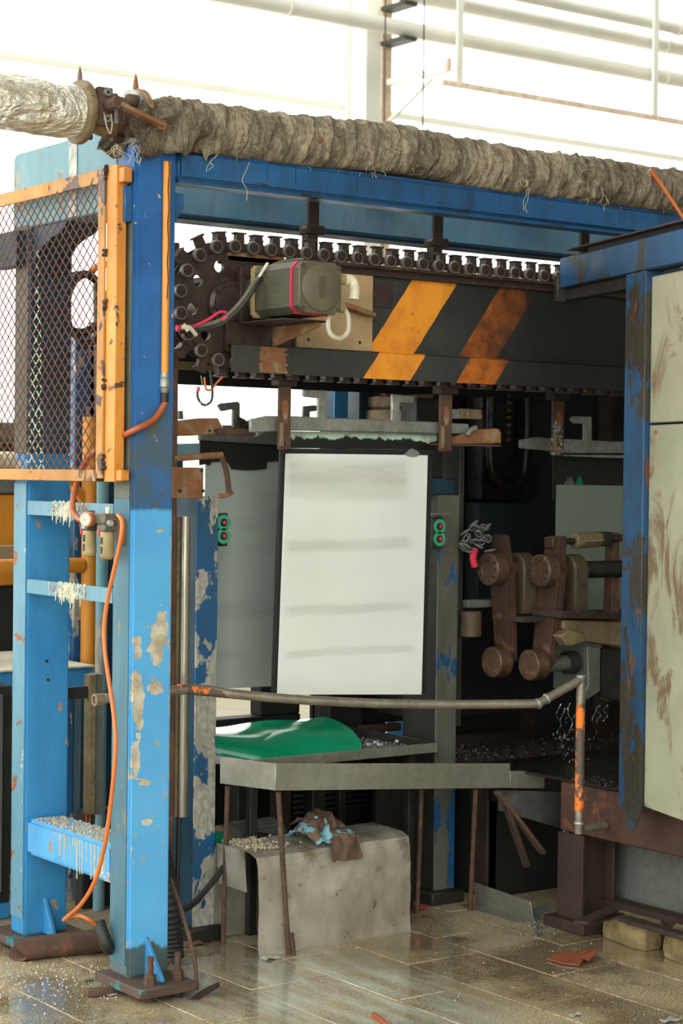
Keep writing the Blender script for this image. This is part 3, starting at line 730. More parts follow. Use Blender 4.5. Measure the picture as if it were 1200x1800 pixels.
va = thing('ball_valve', 'rusty flanged valve between foil pipe and wrapped pipe', 'valve', (xv - .03, YP, zf - .09))
g = G(); g.lathe((xe + .033, YP, zf), (1, 0, 0), [(.05, 0), (.052, .03), (.062, .05), (.066, .075), (.05, .1), (.048, .115)], 22); part('valve_body', g, 'bracket_tan', va, ang=60)
g = G(); g.lathe((xe + .107, YP, zf), (1, 0, 0), [(.05, 0), (.074, .004), (.074, .018), (.05, .02)], 6); part('body_flange', g, 'rust', va, .002)
fx = P(236, 190, Y=YP).x
g = G(); g.lathe((xe + .1285, YP, zf), (1, 0, 0), [(.05, 0), (.046, fx - xe - .15)], 18); part('neck', g, 'rust', va)
g = G(); g.lathe((fx - .02, YP, zf), (1, 0, 0), [(.088, 0), (.09, .003), (.09, .014), (.088, .017)], 28); part('flange', g, 'zinc_bar', va)
g = G(); g.lathe((fx - .0025, YP, zf), (1, 0, 0), [(.09, 0), (.094, .003), (.094, .02), (.09, .023)], 28); part('flange', g, 'rust_orange', va)
g = G(); g.lathe((fx + .004, YP, zf + .092), (0, 0, 1), [(.010, 0), (.008, .02), (.002, .045)], 8); part('spike', g, 'rust_orange', va)
for a_ in (.5, 2.0, 3.5, 5.0):
    p = V((fx - .055, YP + math.cos(a_ + .4) * .068, zf + math.sin(a_ + .4) * .068)); g = G(); g.hexnut(p, (1, 0, 0), .02, .034); part('nut', g, 'rust', va, .002)
# gland plate with handle
hp = P(188, 186, Y=YP - .07)
g = G(); g.box(hp.x - .03, hp.x + .02, YP - .072, YP - .05, hp.z - .06, hp.z + .055); part('gland_plate', g, 'rust', va, .003)
g = G(); g.box(hp.x + .022, hp.x + .034, YP - .078, YP - .05, hp.z - .05, hp.z + .03); part('lug_plate', g, 'zinc_bar', va, .001)
for dz in (.038, -.04):
    g = G(); g.ring((hp.x - .004, YP - .073, hp.z + dz), (0, -1, 0), .011, .006, .012, 14); part('screw_eye', g, 'zinc_bar', va)
he = P(288, 222, Y=YP - .135)
g = G(); d = (V((he.x, YP - .135, he.z)) - V((hp.x, YP - .13, hp.z)))
g.cyl((hp.x, YP - .073, hp.z), (hp.x, YP - .142, hp.z), .02, n=8); part('handle_hub', g, 'rust', va, .002)
g = G(); a0 = V((hp.x, YP - .13, hp.z)); g.bar(a0 + d * .06, a0 + d * .96, .012, .030, (0, 1, 0)); g.cyl(a0 + d * .96 + V((0, .006, 0)), a0 + d * .96 - V((0, .006, 0)), .0145, n=14)
part('handle', g, 'rust_orange', va, .001)
g = G(); q = V((hp.x + .003, YP - .082, hp.z - .045)); g.tube([q + V((-.02, 0, .02)), q + V((-.012, -.004, -.02)), q + V((0, -.005, -.04)), q + V((.006, -.004, -.01)), q + V((.004, 0, .02))], .0016, 5, 5); part('wire_tie', g, 'thread', va)

# conduit on the post, hose down to the regulator
cxp = P(291, 500, Y=YF - .012)
cu = thing('conduit', 'orange conduit with bent hose on the near blue post', 'conduit', (cxp.x, YF - .012, 1.5))
zc0, zc1 = P(291, 655, Y=YF - .012).z, P(291, 284, Y=YF - .012).z
g = G(); g.cyl((cxp.x, YF - .0125, zc0), (cxp.x, YF - .0125, zc1), .0115, n=14); cc = part('conduit_tube', g, 'conduit_orange', cu)
g = G(); g.tube([(cxp.x + .002 * math.sin(i * 1.7), YF - .0235, zc1 - i * .03) for i in range(15)], .0017, 5, 2); part('cracked_paint', g, 'soot', cc)
g = G(); g.lathe((cxp.x, YF - .0125, zc0 - .062), (0, 0, 1), [(.011, 0), (.014, .01), (.012, .014), (.016, .018), (.016, .04), (.013, .044), (.015, .05), (.0125, .062)], 14); part('hose_fitting', g, 'zinc_bar', cu)
g = G(); g.cyl((cxp.x, YF - .0125, zc0 - .062), (cxp.x, YF - .0125, zc0 - .09), .0125, n=12); part('collar', g, 'rubber', cu)
hb0 = P(138, 915, X=PX - .03)
pts = [V((cxp.x, YF - .0125, zc0 - .085)), P(289, 710, Y=YF - .014), P(270, 738, Y=YF - .018), P(238, 755, Y=YF - .02), P(208, 770, X=PX - .018), P(180, 785, X=PX - .02), P(157, 803, X=PX - .02), P(141, 832, X=PX - .022), P(130, 868, X=PX - .025), P(128, 895, X=PX - .03), P(138, 912, X=PX - .035), P(150, 915, X=PX - .04)]
g = G(); g.tube(pts, .0098, 10, 6); part('hose', g, 'hose_red_brown', cu)
# ------------------------------------------------------------------ filter regulator set on the post
XR = PX - .055
yA, yB, yE = P(157, 950, X=XR).y, P(188, 955, X=XR).y, P(212, 905, X=XR).y
zR1 = P(170, 900, X=XR).z; zR0 = P(170, 925, X=XR).z; zbot = P(170, 982, X=XR).z; zcol = P(170, 933, X=XR).z
fr = thing('filter_regulator', 'twin-bowl air filter regulator with gauge on the blue post', 'regulator', (XR, (yA + yB) / 2, zbot))
g = G(); g.box(XR - .022, XR + .022, yB - .026, yB + .027, zcol, zcol + .022); part('bowl_collar', g, 'regulator_body', fr, .003)
g = G(); g.box(XR - .020, XR + .020, yB - .02, yA + .02, zcol + .0225, zR1 - .004); g.cyl((XR, yA, zcol + .03), (XR, yA, zR1 + .004), .017, n=14); part('body_block', g, 'regulator_body', fr, .003)
g = G(); g.box(XR - .021, XR + .021, yA - .022, yA + .022, zcol, zcol + .0222); part('bowl_collar', g, 'regulator_body', fr, .003)
for yy, dz in ((yA, .004), (yB, 0)):
    g = G(); g.lathe((XR, yy, zbot + dz), (0, 0, 1), [(.014, 0), (.021, .006), (.0225, .018), (.0215, zcol - zbot - dz - .0005)], 16); b_ = part('bowl', g, 'bowl_tan', fr, ang=50)
    for za, zb_ in ((.018, .040), (.047, .068)):
        t = R_(200); d = V((-.98, -.2, 0)).normalized()
        c_ = V((XR, yy, zbot + dz)) + d * .0212; g = G(); s1 = d.cross(V((0, 0, 1))) * .0045
        g.hexa([c_ - s1 - d * .003 + V((0, 0, za)), c_ + s1 - d * .003 + V((0, 0, za)), c_ + s1 + d * .0018 + V((0, 0, za)), c_ - s1 + d * .0018 + V((0, 0, za)), c_ - s1 - d * .003 + V((0, 0, zb_)), c_ + s1 - d * .003 + V((0, 0, zb_)), c_ + s1 + d * .0018 + V((0, 0, zb_)), c_ - s1 + d * .0018 + V((0, 0, zb_))])
        part('sight_slot', g, 'dark_steel', b_)
    g = G(); g.bar((XR - .0215, yy + .012, zcol - .014), (XR - .0215, yy + .012, zcol + .006), .006, .005); part('release_tab', g, 'red_led', fr, .001)
gp = P(152, 913, X=XR - .04); gdv = V((-.86, -.35, 0)).normalized()
g = G(); g.lathe(gp - gdv * .03, gdv, [(.016, 0), (.0225, .008), (.0235, .034), (.021, .036)], 22); ga = part('gauge_case', g, 'gauge_rim', fr)
g = G(); g.lathe(gp + gdv * .0062, gdv, [(.0195, 0), (.0195, .001)], 22); part('gauge_dial', g, 'gauge_face', ga)
g = G(); g.bar(gp + gdv * .0078 + V((0, 0, -.004)), gp + gdv * .0078 + V((0, .006, .012)), .0018, .0008, gdv); part('gauge_needle', g, 'rubber', ga)
g = G(); g.cyl((XR, yB - .004, zR1 - .004), (XR, yB - .004, zR1 + .017), .0075, n=12); part('relief_knob', g, 'cream', fr, .002)
g = G(); g.lathe((XR - .004, yB - .02, zR0 + .012), (-.25, -1, 0), [(.008, 0), (.012, .004), (.012, .014), (.009, .016), (.009, .024)], 6); part('outlet_fitting', g, 'zinc_bar', fr)
g = G(); g.box(XR - .024, XR - .0225, yA - .012, yA + .006, zcol + .006, zcol + .021); part('label_sticker', g, 'blue_label', fr)
g = G(); g.cyl((XR, yA + .021, zR0 + .004), (XR, yA + .034, zR0 + .004), .011, n=12); part('inlet_fitting', g, 'rubber', fr)
# orange L bracket holding it
g = G(); y_ = P(228, 918, X=PX - .02).y; g.box(PX - .055, PX - .005, YF + .03, YF + .075, zR0 + .02, zR0 + .024); g.box(PX - .034, PX - .005, YF + .03, YF + .034, zR0 - .055, zR0 + .0198)
part('mount_bracket', g, 'rust_orange', fr, .001)
g = G(); g.hexnut((PX - .03, YF + .05, zR0 + .0245), (0, 0, 1), .009, .007); part('bolt', g, 'rust', fr)

h = [(207, 905), (214, 915), (214, 935), (209, 965), (199, 1008), (189, 1055), (183, 1105), (185, 1150), (192, 1200), (199, 1250), (203, 1300), (200, 1360), (193, 1425), (183, 1490), (166, 1550), (142, 1590), (112, 1617)]
pts = [P(x, y, X=XR - .012 - .05 * i / len(h)) for i, (x, y) in enumerate(h)]
ah = thing('air_hose', 'loose orange air hose hanging from the regulator to the floor', 'hose', (pts[-1].x, pts[-1].y, .02))
g = G(); g.tube(pts, .0066, 10, 7); part('hose_run', g, 'hose_orange', ah)
e = pts[-2]; a = P(135, 1612, X=XR - .05)
g = G(); g.tube([P(118, 1611, X=XR - .052), P(140, 1610, X=XR - .04), P(158, 1618, X=XR - .02), P(178, 1634, X=XR + .03)], .006, 8, 6); part('hose_offcut', g, 'hose_orange', ah)
g = G(); g.tube([P(174, 1622, X=XR + .02), P(180, 1640, X=XR + .02), P(188, 1662, X=XR + .03), P(196, 1668, X=XR + .06)], .021, 12, 6, ring=.9); solo('rubber_sleeve', g, 'rubber', 'short black rubber sleeve behind the near blue post', 'hose')

# ------------------------------------------------------------------ pipe and bits on the floor, left
a, b = P(30, 1668, Z=.04), P(200, 1650, Z=.04)
rp = thing('scrap_pipe', 'rusty open-ended scrap pipe lying between the blue columns', 'pipe', (.0, .5, 0))
ax = (b - a).normalized(); g = G(); n = 18; vs = []; fs = []; sa, sb = frame(ax)
for (r, t) in ((.036, 0), (.044, 0), (.043, .9), (.034, .9)):
    for i in range(n):
        an = 2 * math.pi * i / n; dent = .75 if t == 0 and 2 < i < 7 else 1
        off = .02 * math.sin(an * 2) if t == 0 else 0
        vs.append(a + ax * ((b - a).length * t + off) + (sa * math.cos(an) + sb * math.sin(an) * .92) * r * dent)
for k_ in range(4):
    for i in range(n): j = (i + 1) % n; k2 = (k_ + 1) % 4; fs.append((k_ * n + i, k_ * n + j, k2 * n + j, k2 * n + i))
g.add(vs, fs); part('pipe_shell', g, 'rust', rp, ang=60)
g = G(); a, b = P(152, 1745, Z=.012), P(198, 1741, Z=.012); g.bar(a, b, .028, .022); solo('rust_bar', g, 'rust', 'short rusty square bar by the near base plate', 'bar', .002)

# ------------------------------------------------------------------ clutter seen behind the left portal
# orange tube guard and plank
YG = 1.45
z1 = P(130, 994, Y=YG).z; xv_ = P(157, 1000, Y=YG).x
tg = thing('tube_guard', 'orange tubular guard rail behind the left blue column', 'rail', (xv_, YG, 0))
g = G(); g.cyl((xv_, YG, P(157, 1195, Y=YG).z), (xv_, YG, P(157, 845, Y=YG).z + .25), .032, n=16); part('upright', g, 'yellow_pole', tg)
g = G(); g.cyl((xv_ - .9, YG, z1), (xv_ - .033, YG, z1), .03, n=16); part('rail', g, 'yellow_pole', tg)
g = G(); g.bar((xv_ - .03, YG, P(150, 880, Y=YG).z), (xv_ - .16, YG, P(130, 800, Y=YG).z), .03, .03); part('brace', g, 'yellow_pole', tg)
g = G(); g.cyl((xv_, YG, -.0), (xv_, YG, P(157, 1196, Y=YG).z), .03, n=16); part('lower_upright', g, 'dark_blue', tg)
g = G(); z_ = P(130, 970, Y=YG + .1).z; g.box(xv_ - 1.1, xv_ + .3, YG + .08, YG + .13, z_ - .03, z_ + .028); solo('wood_plank', g, 'wood', 'weathered plank on edge behind the orange tube rail', 'plank', .003)
# blue work table
YT0, YT1 = 1.1, 1.75
zt = P(130, 1160, Y=YT0 + .2).z
wt = thing('work_table', 'blue-framed table with a pale top behind the left column', 'table', (0, 1.4, 0))
xt1 = P(165, 1180, Y=YT0).x
g = G(); g.box(xt1 - 1.5, xt1 - .002, YT0 - .02, YT1, zt - .008, zt); part('table_top', g, 'paste', wt, .002)
g = G(); g.box(xt1 - 1.5, xt1, YT0, YT0 + .05, zt - .10, zt - .0085); part('front_apron', g, 'column_blue', wt, .003)
g = G(); g.box(xt1 - .05, xt1, YT0 + .051, YT1, zt - .10, zt - .0085); part('side_apron', g, 'column_blue', wt, .003)
for x, y in ((xt1 - .055, YT0 + .002), (xt1 - .055, YT1 - .06), (xt1 - 1.4, YT0 + .002), (xt1 - 1.4, YT1 - .06)):
    g = G(); g.box(x, x + .05, y, y + .05, 0, zt - .1005); part('leg', g, 'dark_blue', wt, .003)
# green-grey pole, stainless guide
x_ = P(179, 1000, Y=.95).x
g = G(); g.cyl((x_, .95, 0), (x_, .95, 1.62), .022, n=14); solo('grey_pole', g, 'header_pale', 'thin grey-green pole behind the air regulator', 'pole')
p = P(165, 1300, Y=.62)
gc = thing('guide_channel', 'grubby steel guide channel hanging between the blue columns', 'channel', (p.x, .62, .45))
zg0, zg1 = P(165, 1430, Y=.62).z, P(165, 1185, Y=.62).z
g = G(); g.box(p.x - .03, p.x - .004, .60, .64, zg0, zg1); part('flange', g, 'bracket_tan', gc, .002)
g = G(); g.box(p.x - .0035, p.x + .032, .615, .66, zg0 - .005, zg1); part('web', g, 'grey_cast', gc, .002)
g = G(); g.box(PX + .161, p.x - .031, .61, .63, zg1 - .08, zg1 - .04) if p.x - .031 > PX + .161 else g.box(p.x - .05, p.x - .031, .61, .63, zg1 - .08, zg1 - .04); part('bracket', g, 'dark_steel', gc)
for i in range(3):
    g = G(); q = V((p.x - .02 + i * .014, .63, zg0)); g.tube([q + V((0, 0, .02)), q + V((-.004, 0, -.05)), q + V((-.02 - .01 * i, 0, -.13))], .005, 6, 4); part('cable', g, 'hose_red_brown' if i < 2 else 'rubber', gc)
# rail stub sticking out left of the post
# rear dark machine mass
dm = thing('dark_machine', 'dark blue machine housing standing behind the blue columns', 'machine', (.6, 2.4, 0))
x0 = P(112, 1200, Y=2.0).x; x1 = P(140, 1200, Y=2.0).x
g = G(); g.box(x0 - .1, x1, 2.0, 2.6, 0, 1.12); part('housing', g, 'dark_back', dm, .01)
g = G(); g.box(x1 + .02, x1 + .55, 2.1, 2.7, 0, 1.25); part('housing', g, 'dark_blue', dm, .01)
z_ = P(150, 1228, Y=2.05).z; g = G(); g.cyl((x1 + .03, 2.04, z_), (x1 + .4, 2.04, z_), .09, n=20); part('drum', g, 'dark_red', dm)
z_ = P(140, 1392, Y=1.9).z; g = G(); g.box(x0 - .05, x1 + .3, 1.75, 1.99, 0, z_); part('step_block', g, 'dark_blue', dm, .01)
g = G()
for i in range(160):
    x = rr.uniform(x0, x1 + .25); y = rr.uniform(1.76, 1.97); s_ = rr.uniform(.005, .016); g.lathe((x, y, z_ - .001), (0, 0, 1), [(s_, 0), (s_ * .7, s_ * .5)], 6)
part('dried_splashes', g, 'rubble', dm, kind='stuff')
# orange cabinet far left
oc_ = thing('orange_cabinet', 'orange painted cabinet at the far left edge', 'cabinet', (P(12, 950, Y=1.9).x, 2.1, 0))
xo = P(24, 950, Y=1.9).x
zo1, zo0 = P(12, 868, Y=1.9).z, P(12, 1030, Y=1.9).z
g = G(); g.box(xo - .9, xo + .05, 1.9, 2.3, zo0, zo1); part('carcass', g, 'yellow_pole', oc_, .006)
g = G(); g.box(xo - .9, xo + .05, 1.88, 2.32, zo1 + .0005, zo1 + .1); part('top_cover', g, 'grey_cast', oc_, .006)
g = G(); g.box(xo - .88, xo + .03, 1.92, 2.28, 0, zo0 - .0005); part('plinth', g, 'dark_steel', oc_, .006)
g = G(); g.box(xo - .45, xo - .44, 1.893, 1.899, zo0 + .02, zo1 - .02); part('door_seam', g, 'rust_dark', oc_)
# tall grey cabinet lower left
gcx = P(20, 1350, Y=1.0).x
gc2 = thing('ribbed_cabinet', 'dark ribbed cabinet at the lower left edge', 'cabinet', (gcx - .3, 1.15, 0))
zc_ = P(10, 1205, Y=1.0).z
g = G(); g.box(gcx - .5, gcx, 1.0, 1.09, .06, zc_); part('carcass', g, 'dark_steel', gc2, .005)
for i in range(6):
    g = G(); g.box(gcx - .48 + i * .082, gcx - .45 + i * .082, .985, .9995, .1, zc_ - .03); part('rib', g, 'grey_cast', gc2, .003)
g = G(); g.box(gcx - .5, gcx, 1.0, 1.09, 0, .0595); part('foot', g, 'column_blue', gc2, .004)
# blue rear post with coiled cables, seen through the mesh
xq = P(168, 650, Y=1.5).x
rpst = thing('cable_post', 'blue rear post hung with coiled cables behind the mesh', 'post', (xq, 1.5, 0))
g = G(); g.box(xq - .09, xq - .02, 1.5, 1.6, 0, 2.15); part('post_leg', g, 'peeled_blue', rpst, .004)
g = G(); g.box(xq + .02, xq + .1, 1.5, 1.6, 0, 2.2); part('post_leg', g, 'dark_blue', rpst, .004)
g = G(); g.box(xq - .019, xq + .019, 1.55, 1.58, 0, 2.1); part('web_plate', g, 'dark_steel', rpst)
for i in range(6):
    c_ = P(140 + i * 3, 530 + i * 3, Y=1.46 - .006 * i); r_c = .075 - .004 * (i % 3); g = G()
    g.tube([c_ + V((math.cos(t_ / 8 * 2 * math.pi) * r_c * 1.3, 0, math.sin(t_ / 8 * 2 * math.pi) * r_c * (1.5 + .1 * i))) for t_ in range(9)], .008, 7, 4); part('cable_coil', g, 'rubber', rpst)
for i in range(7):
    a_ = P(168 + i * 5, 500 + i * 6, Y=1.46); b_ = P(172 + i * 4, 800, Y=1.46); g = G(); g.tube([a_, a_ * .6 + b_ * .4 + V((.03 * math.sin(i * 2), 0, 0)), b_], .011, 7, 5); part('hanging_cable', g, 'rubber' if i % 3 else 'cable_grey', rpst)
g = G(); a_ = P(150, 486, Y=1.5); b_ = P(206, 470, Y=1.4); g.tube([a_, (a_ + b_) / 2 + V((0, 0, .03)), b_], .014, 8, 4); part('orange_cable', g, 'hose_orange', rpst)
# low clutter behind the mesh: dark machine and cream pipe
zk = P(100, 778, Y=3.2).z
bm_ = thing('rear_machine', 'dark long machine with cream pipe seen behind the mesh', 'machine', (0, 3.4, 0))
xa, xb = P(-40, 800, Y=3.2).x, P(225, 800, Y=3.2).x
g = G(); g.box(xa - 1, xb, 3.2, 3.8, .3, zk); part('housing', g, 'dark_steel', bm_, .01)
for i in range(7):
    x = xa - .2 + i * (xb - xa) / 6; hh = rr.uniform(.03, .12); g = G(); g.box(x, x + .16, 3.25, 3.5, zk + .0005, zk + hh); part('valve_block', g, rr.choice(['grey_cast', 'dark_steel', 'rust_dark']), bm_, .005)
zq = P(100, 812, Y=3.05).z; g = G(); g.cyl((xa - 1, 3.05, zq), (xb - .1, 3.05, zq), .045, n=16); part('cream_pipe', g, 'cream', bm_)
for i in range(3):
    g = G(); x = xa + i * 1.0; g.box(x, x + .12, 3.15, 3.195, 0, zk - .05); part('leg', g, 'dark_blue', bm_, .004)
# ------------------------------------------------------------------ conveyor: girder, chain, sprocket
YC = .13; YR = .10
zr1 = P(650, 457, Y=YR).z; zr0 = P(395, 636, Y=YR).z
RS = (zr1 - zr0) / 2; zs = (zr1 + zr0) / 2; xs = P(398, 540, Y=YR).x
XE = 2.42
zgt = P(800, 488, Y=YC).z; zfold = P(714, 626, Y=YC).z; zgb = P(700, 668, Y=YC - .02).z
k = NM('stripes'); oc = k.coord('World'); s_ = k.xyz(oc)
def uof(p, sl): return p.x + sl * (p.z - zfold)
A1, A2 = P(721, 497, Y=YC), P(640, 627, Y=YC); sl = -(A1.x - A2.x) / (A1.z - A2.z)
B1 = P(801, 501, Y=YC); C1 = P(876, 510, Y=YC); D1_ = P(942, 514, Y=YC)
u = k.math('ADD', s_[0], k.math('MULTIPLY', k.math('SUBTRACT', s_[2], zfold), sl))
u = k.math('ADD', u, k.math('MULTIPLY', k.noise(12, 4, .6, oc), .012))
def band(a, b): return k.math('MULTIPLY', k.math('GREATER_THAN', u, a), k.math('LESS_THAN', u, b))
s1 = band(uof(A1, sl) + .006, uof(B1, sl) + .006); s2 = band(uof(C1, sl) + .006, uof(D1_, sl) + .006)
base = k.mix(k.ramp(k.noise(6, 6, .65, oc), .4, .65), srgb(46, 48, 45), srgb(58, 58, 52))
c = k.mix(s1, base, k.mix(k.ramp(k.noise(9, 6, .65, oc), .45, .7), srgb(234, 150, 42), srgb(204, 118, 34)))
o2 = k.mix(k.ramp(k.noise(7, 7, .7, oc), .42, .6), srgb(206, 112, 32), srgb(120, 62, 26))
c = k.mix(s2, c, o2)
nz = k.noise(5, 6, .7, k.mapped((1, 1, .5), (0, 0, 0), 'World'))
darkening = k.ramp(k.math('ADD', s_[0], k.math('MULTIPLY', nz, .5)), 1.5, 2.0, 0, .98)  # stripes and base fade to near black toward the right end
c = k.mix(darkening, c, srgb(13, 9, 6))
c = k.mix(k.ramp(k.noise(34, 5, .7, oc), .66, .74, 0, .7), c, srgb(56, 34, 20))
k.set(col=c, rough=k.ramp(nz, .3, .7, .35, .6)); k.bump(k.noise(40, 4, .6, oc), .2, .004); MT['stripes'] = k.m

gi = thing('conveyor_girder', 'black and orange striped conveyor girder under the chain', 'girder', (1.4, .3, zgb))
xg0 = P(500, 560, Y=YC).x
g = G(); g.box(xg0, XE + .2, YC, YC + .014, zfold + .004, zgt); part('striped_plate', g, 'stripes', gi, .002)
YL0 = .055; zgb = P(700, 668, Y=YL0).z; xl0 = P(407, 640, Y=YL0).x
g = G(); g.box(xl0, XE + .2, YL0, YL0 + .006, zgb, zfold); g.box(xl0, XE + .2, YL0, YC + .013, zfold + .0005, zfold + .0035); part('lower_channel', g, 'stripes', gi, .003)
g = G(); pw = []
for i in range(13): pw.append((xl0 + .11 + .018 * noise.noise(V((i * .9, 1, 4))) , YL0 - .0012, zgb + .003 + (zfold - zgb - .006) * i / 12))
for i in range(13): pw.append((xl0 + .215 + .03 * noise.noise(V((i * .8, 7, 2))), YL0 - .0012, zfold - .003 - (zfold - zgb - .006) * i / 12))
g.prism(pw, (0, .001, 0)); part('worn_patch', g, 'rust_orange', gi, label='worn orange paint patch')
g = G(); g.box(xg0, XE + .2, YC - .045, YC + .03, zgt + .0005, zgt + .012); lg = part('top_ledge', g, 'oily_steel', gi, .002)
g = G(); g.box(xs, XE + .2, YR + .01, YC + .03, zr1 - .052, zr1 - .026); part('chain_rail', g, 'rust_dark', gi, .002)
g = G()
for i in range(420):
    x = rr.uniform(xg0 + .18, 2.3); y = rr.uniform(YC - .045, YC - .005); s_ = rr.uniform(.002, .007)
    g.lathe((x, y, zgt + .0115), (0, 0, 1), [(s_, 0), (s_ * 1.1, s_ * .5), (s_ * .4, s_ * 1.1)], 5)
part('granule_litter', g, 'rubble', gi, kind='stuff')
g = G(); g.box(xg0, XE + .2, YC + .0145, .95, zgt - .03, zgt - .01); part('deck_plate', g, 'dark_wall', gi)
g = G(); g.box(xg0, XE + .2, .945, .96, zgb, zgt - .031); part('rear_plate', g, 'dark_wall', gi)
wx, wz = P(672, 522, Y=YC), P(690, 543, Y=YC)
g = G(); g.box(P(657, 500, Y=YC).x, P(690, 500, Y=YC).x, YC - .003, YC - .0004, P(672, 541, Y=YC).z, P(672, 498, Y=YC).z); part('window_plate', g, 'rust_dark', gi, .001)

# sprocket with lightening holes
def cut(o, cutters):
    tmp = []
    for c_ in cutters:
        me = mesh_of('cut', c_, ORG[o.name]); t = bpy.data.objects.new('cut', me); COL.objects.link(t); t.parent = o.parent; tmp.append(t)
        m = o.modifiers.new('b', 'BOOLEAN'); m.operation = 'DIFFERENCE'; m.object = t; m.solver = 'EXACT'
    bpy.context.view_layer.update()
    ev = o.evaluated_get(bpy.context.evaluated_depsgraph_get()); me = bpy.data.meshes.new_from_object(ev)
    o.modifiers.clear(); o.data = me
    for t in tmp: bpy.data.objects.remove(t, do_unlink=True)
    me.polygons.foreach_set('use_smooth', [True] * len(me.polygons)); me.set_sharp_from_angle(angle=R_(38))
sk = thing('drive_sprocket', 'large oily drive sprocket with round lightening holes', 'sprocket', (xs, YR, zs - RS))
g = G(); n = 64; prof = []
tooth = []
for i in range(n * 2):
    t = 2 * math.pi * i / (n * 2); rr_ = RS - .012 + .010 * math.cos(t * 16); tooth.append((xs + math.cos(t) * rr_, YR + .012, zs + math.sin(t) * rr_))
g.prism(tooth, (0, .018, 0)); sd = part('disc', g, 'oily_steel', sk)
cs = []
for i in range(8):
    t = R_(10 + i * 45); r_h = RS * .66; cg = G(); cg.cyl((xs + math.cos(t) * r_h, YR - .05, zs + math.sin(t) * r_h), (xs + math.cos(t) * r_h, YR + .1, zs + math.sin(t) * r_h), .0195, n=20); cs.append(cg)
cut(sd, cs)
g = G(); g.lathe((xs, YR + .0125, zs), (0, -1, 0), [(.07, 0), (.07, .02), (.055, .024), (.055, .04)], 28); part('hub', g, 'oily_steel', sk, .001)
for i in range(6):
    t = i * math.pi / 3 + .3; g = G(); g.hexnut((xs + math.cos(t) * .061, YR - .007, zs + math.sin(t) * .061), (0, -1, 0), .007, .006); part('hub_bolt', g, 'rust_dark', sk)
g = G(); g.cyl((xs, YR + .031, zs), (xs, .9, zs), .03, n=16); part('shaft', g, 'oily_steel', sk)
# side bearing frame of the sprocket
bf = thing('sprocket_frame', 'rusty side frame carrying the sprocket behind the near post', 'frame', (xs - .1, .3, zr0))
g = G(); xf0 = P(306, 700, Y=.22).x; g.box(xf0 - .02, xf0 + .004, .2, .24, 0, zs + .2); part('upright', g, 'rust', bf, .003)
g = G(); zl = P(350, 648, Y=.25).z; g.box(xf0 + .005, xs + .06, .24, .26, zl - .006, zl + .02); part('lower_bar', g, 'bracket_tan', bf, .003)
p = P(440, 455, Y=YC); p2 = P(520, 463, Y=YC)
g = G(); g.box(P(400, 455, Y=YC - .02).x, P(500, 455, Y=YC - .02).x, YC - .02, YC + .02, p.z - .016, p.z + .016); solo('rail_stub', g, 'rust_orange', 'rust-orange bar lying just under the chain above the motor', 'bar', .003)

# chain
ch = thing('conveyor_chain', 'oily conveyor chain of rollers and lugs around the sprocket', 'chain', (xs, YR, zr0 - .06))
O0 = ORG[ch.name]
PIT = .0715
g = G()
g.prism(roundpoly([(-PIT / 2 - .012, 0, -.014), (PIT / 2 + .012, 0, -.014), (PIT / 2 + .012, 0, .014), (-PIT / 2 - .012, 0, .014)], .011, 3), (0, .005, 0))
g.add([v + V((0, .03, 0)) for v in g.v], [list(f) for f in g.f])
lugA = G(); lugA.prism([(-.016, 0, .008), (.016, 0, .008), (.014, 0, .044), (.024, 0, .046), (.024, 0, .051), (-.024, 0, .051), (-.024, 0, .046), (-.014, 0, .044)], (0, .024, 0))
lugB = G(); lugB.prism([(-.02, 0, .006), (.02, 0, .006), (.018, 0, .026), (.015, 0, .043), (.021, 0, .044), (.021, 0, .049), (-.021, 0, .049), (-.021, 0, .044), (-.015, 0, .043), (-.018, 0, .026)], (0, .034, 0))
lugB.prism([(-.018, -.006, .026), (.018, -.006, .026), (.018, -.006, .03), (-.018, -.006, .03)], (0, .006, 0))
rol = G(); rol.lathe((0, .004, 0), (0, -1, 0), [(.021, 0), (.0225, .003), (.0225, .015), (.021, .018), (.0175, .018), (.016, .0155), (.0105, .0155), (.0095, .018), (.006, .0195), (.002, .0195)], 22)
def lm(name, gg, bev=0):
    return mesh_of(name, gg, V((0, 0, 0)), bev)
hub_ = G(); hub_.lathe((0, -.0142, 0), (0, -1, 0), [(.0165, 0), (.0165, .0012), (.0115, .0012), (.0115, .0028), (.009, .0028), (.009, .0012), (.006, .0012), (.006, .0034), (.001, .0034)], 18)
MHUB = lm('roller_hub', hub_)
MLINK, MLA, MLB, MROL = lm('link_plate', g), lm('lug', lugA, .0012), lm('lug', lugB, .0012), lm('roller', rol)
for me, m in ((MLINK, 'oily_steel'), (MLA, 'oily_steel'), (MLB, 'oily_steel'), (MROL, 'roller_steel'), (MHUB, 'oily_steel')): me.materials.append(MT[m])
def chain_pt(s):
    """s along loop: top run from sprocket to the right = positive; round the sprocket and back along the bottom = negative"""
    if s >= 0: return V((xs + s, 0, zr1)), 0
    a = -s / RS
    if a <= math.pi: return V((xs - math.sin(a) * RS, 0, zs + math.cos(a) * RS)), -a
    d = -s - math.pi * RS; return V((xs + d, 0, zr0)), -math.pi
n_top = int((XE - xs) / PIT); n_tot = n_top + int((math.pi * RS + XE - xs) / PIT)
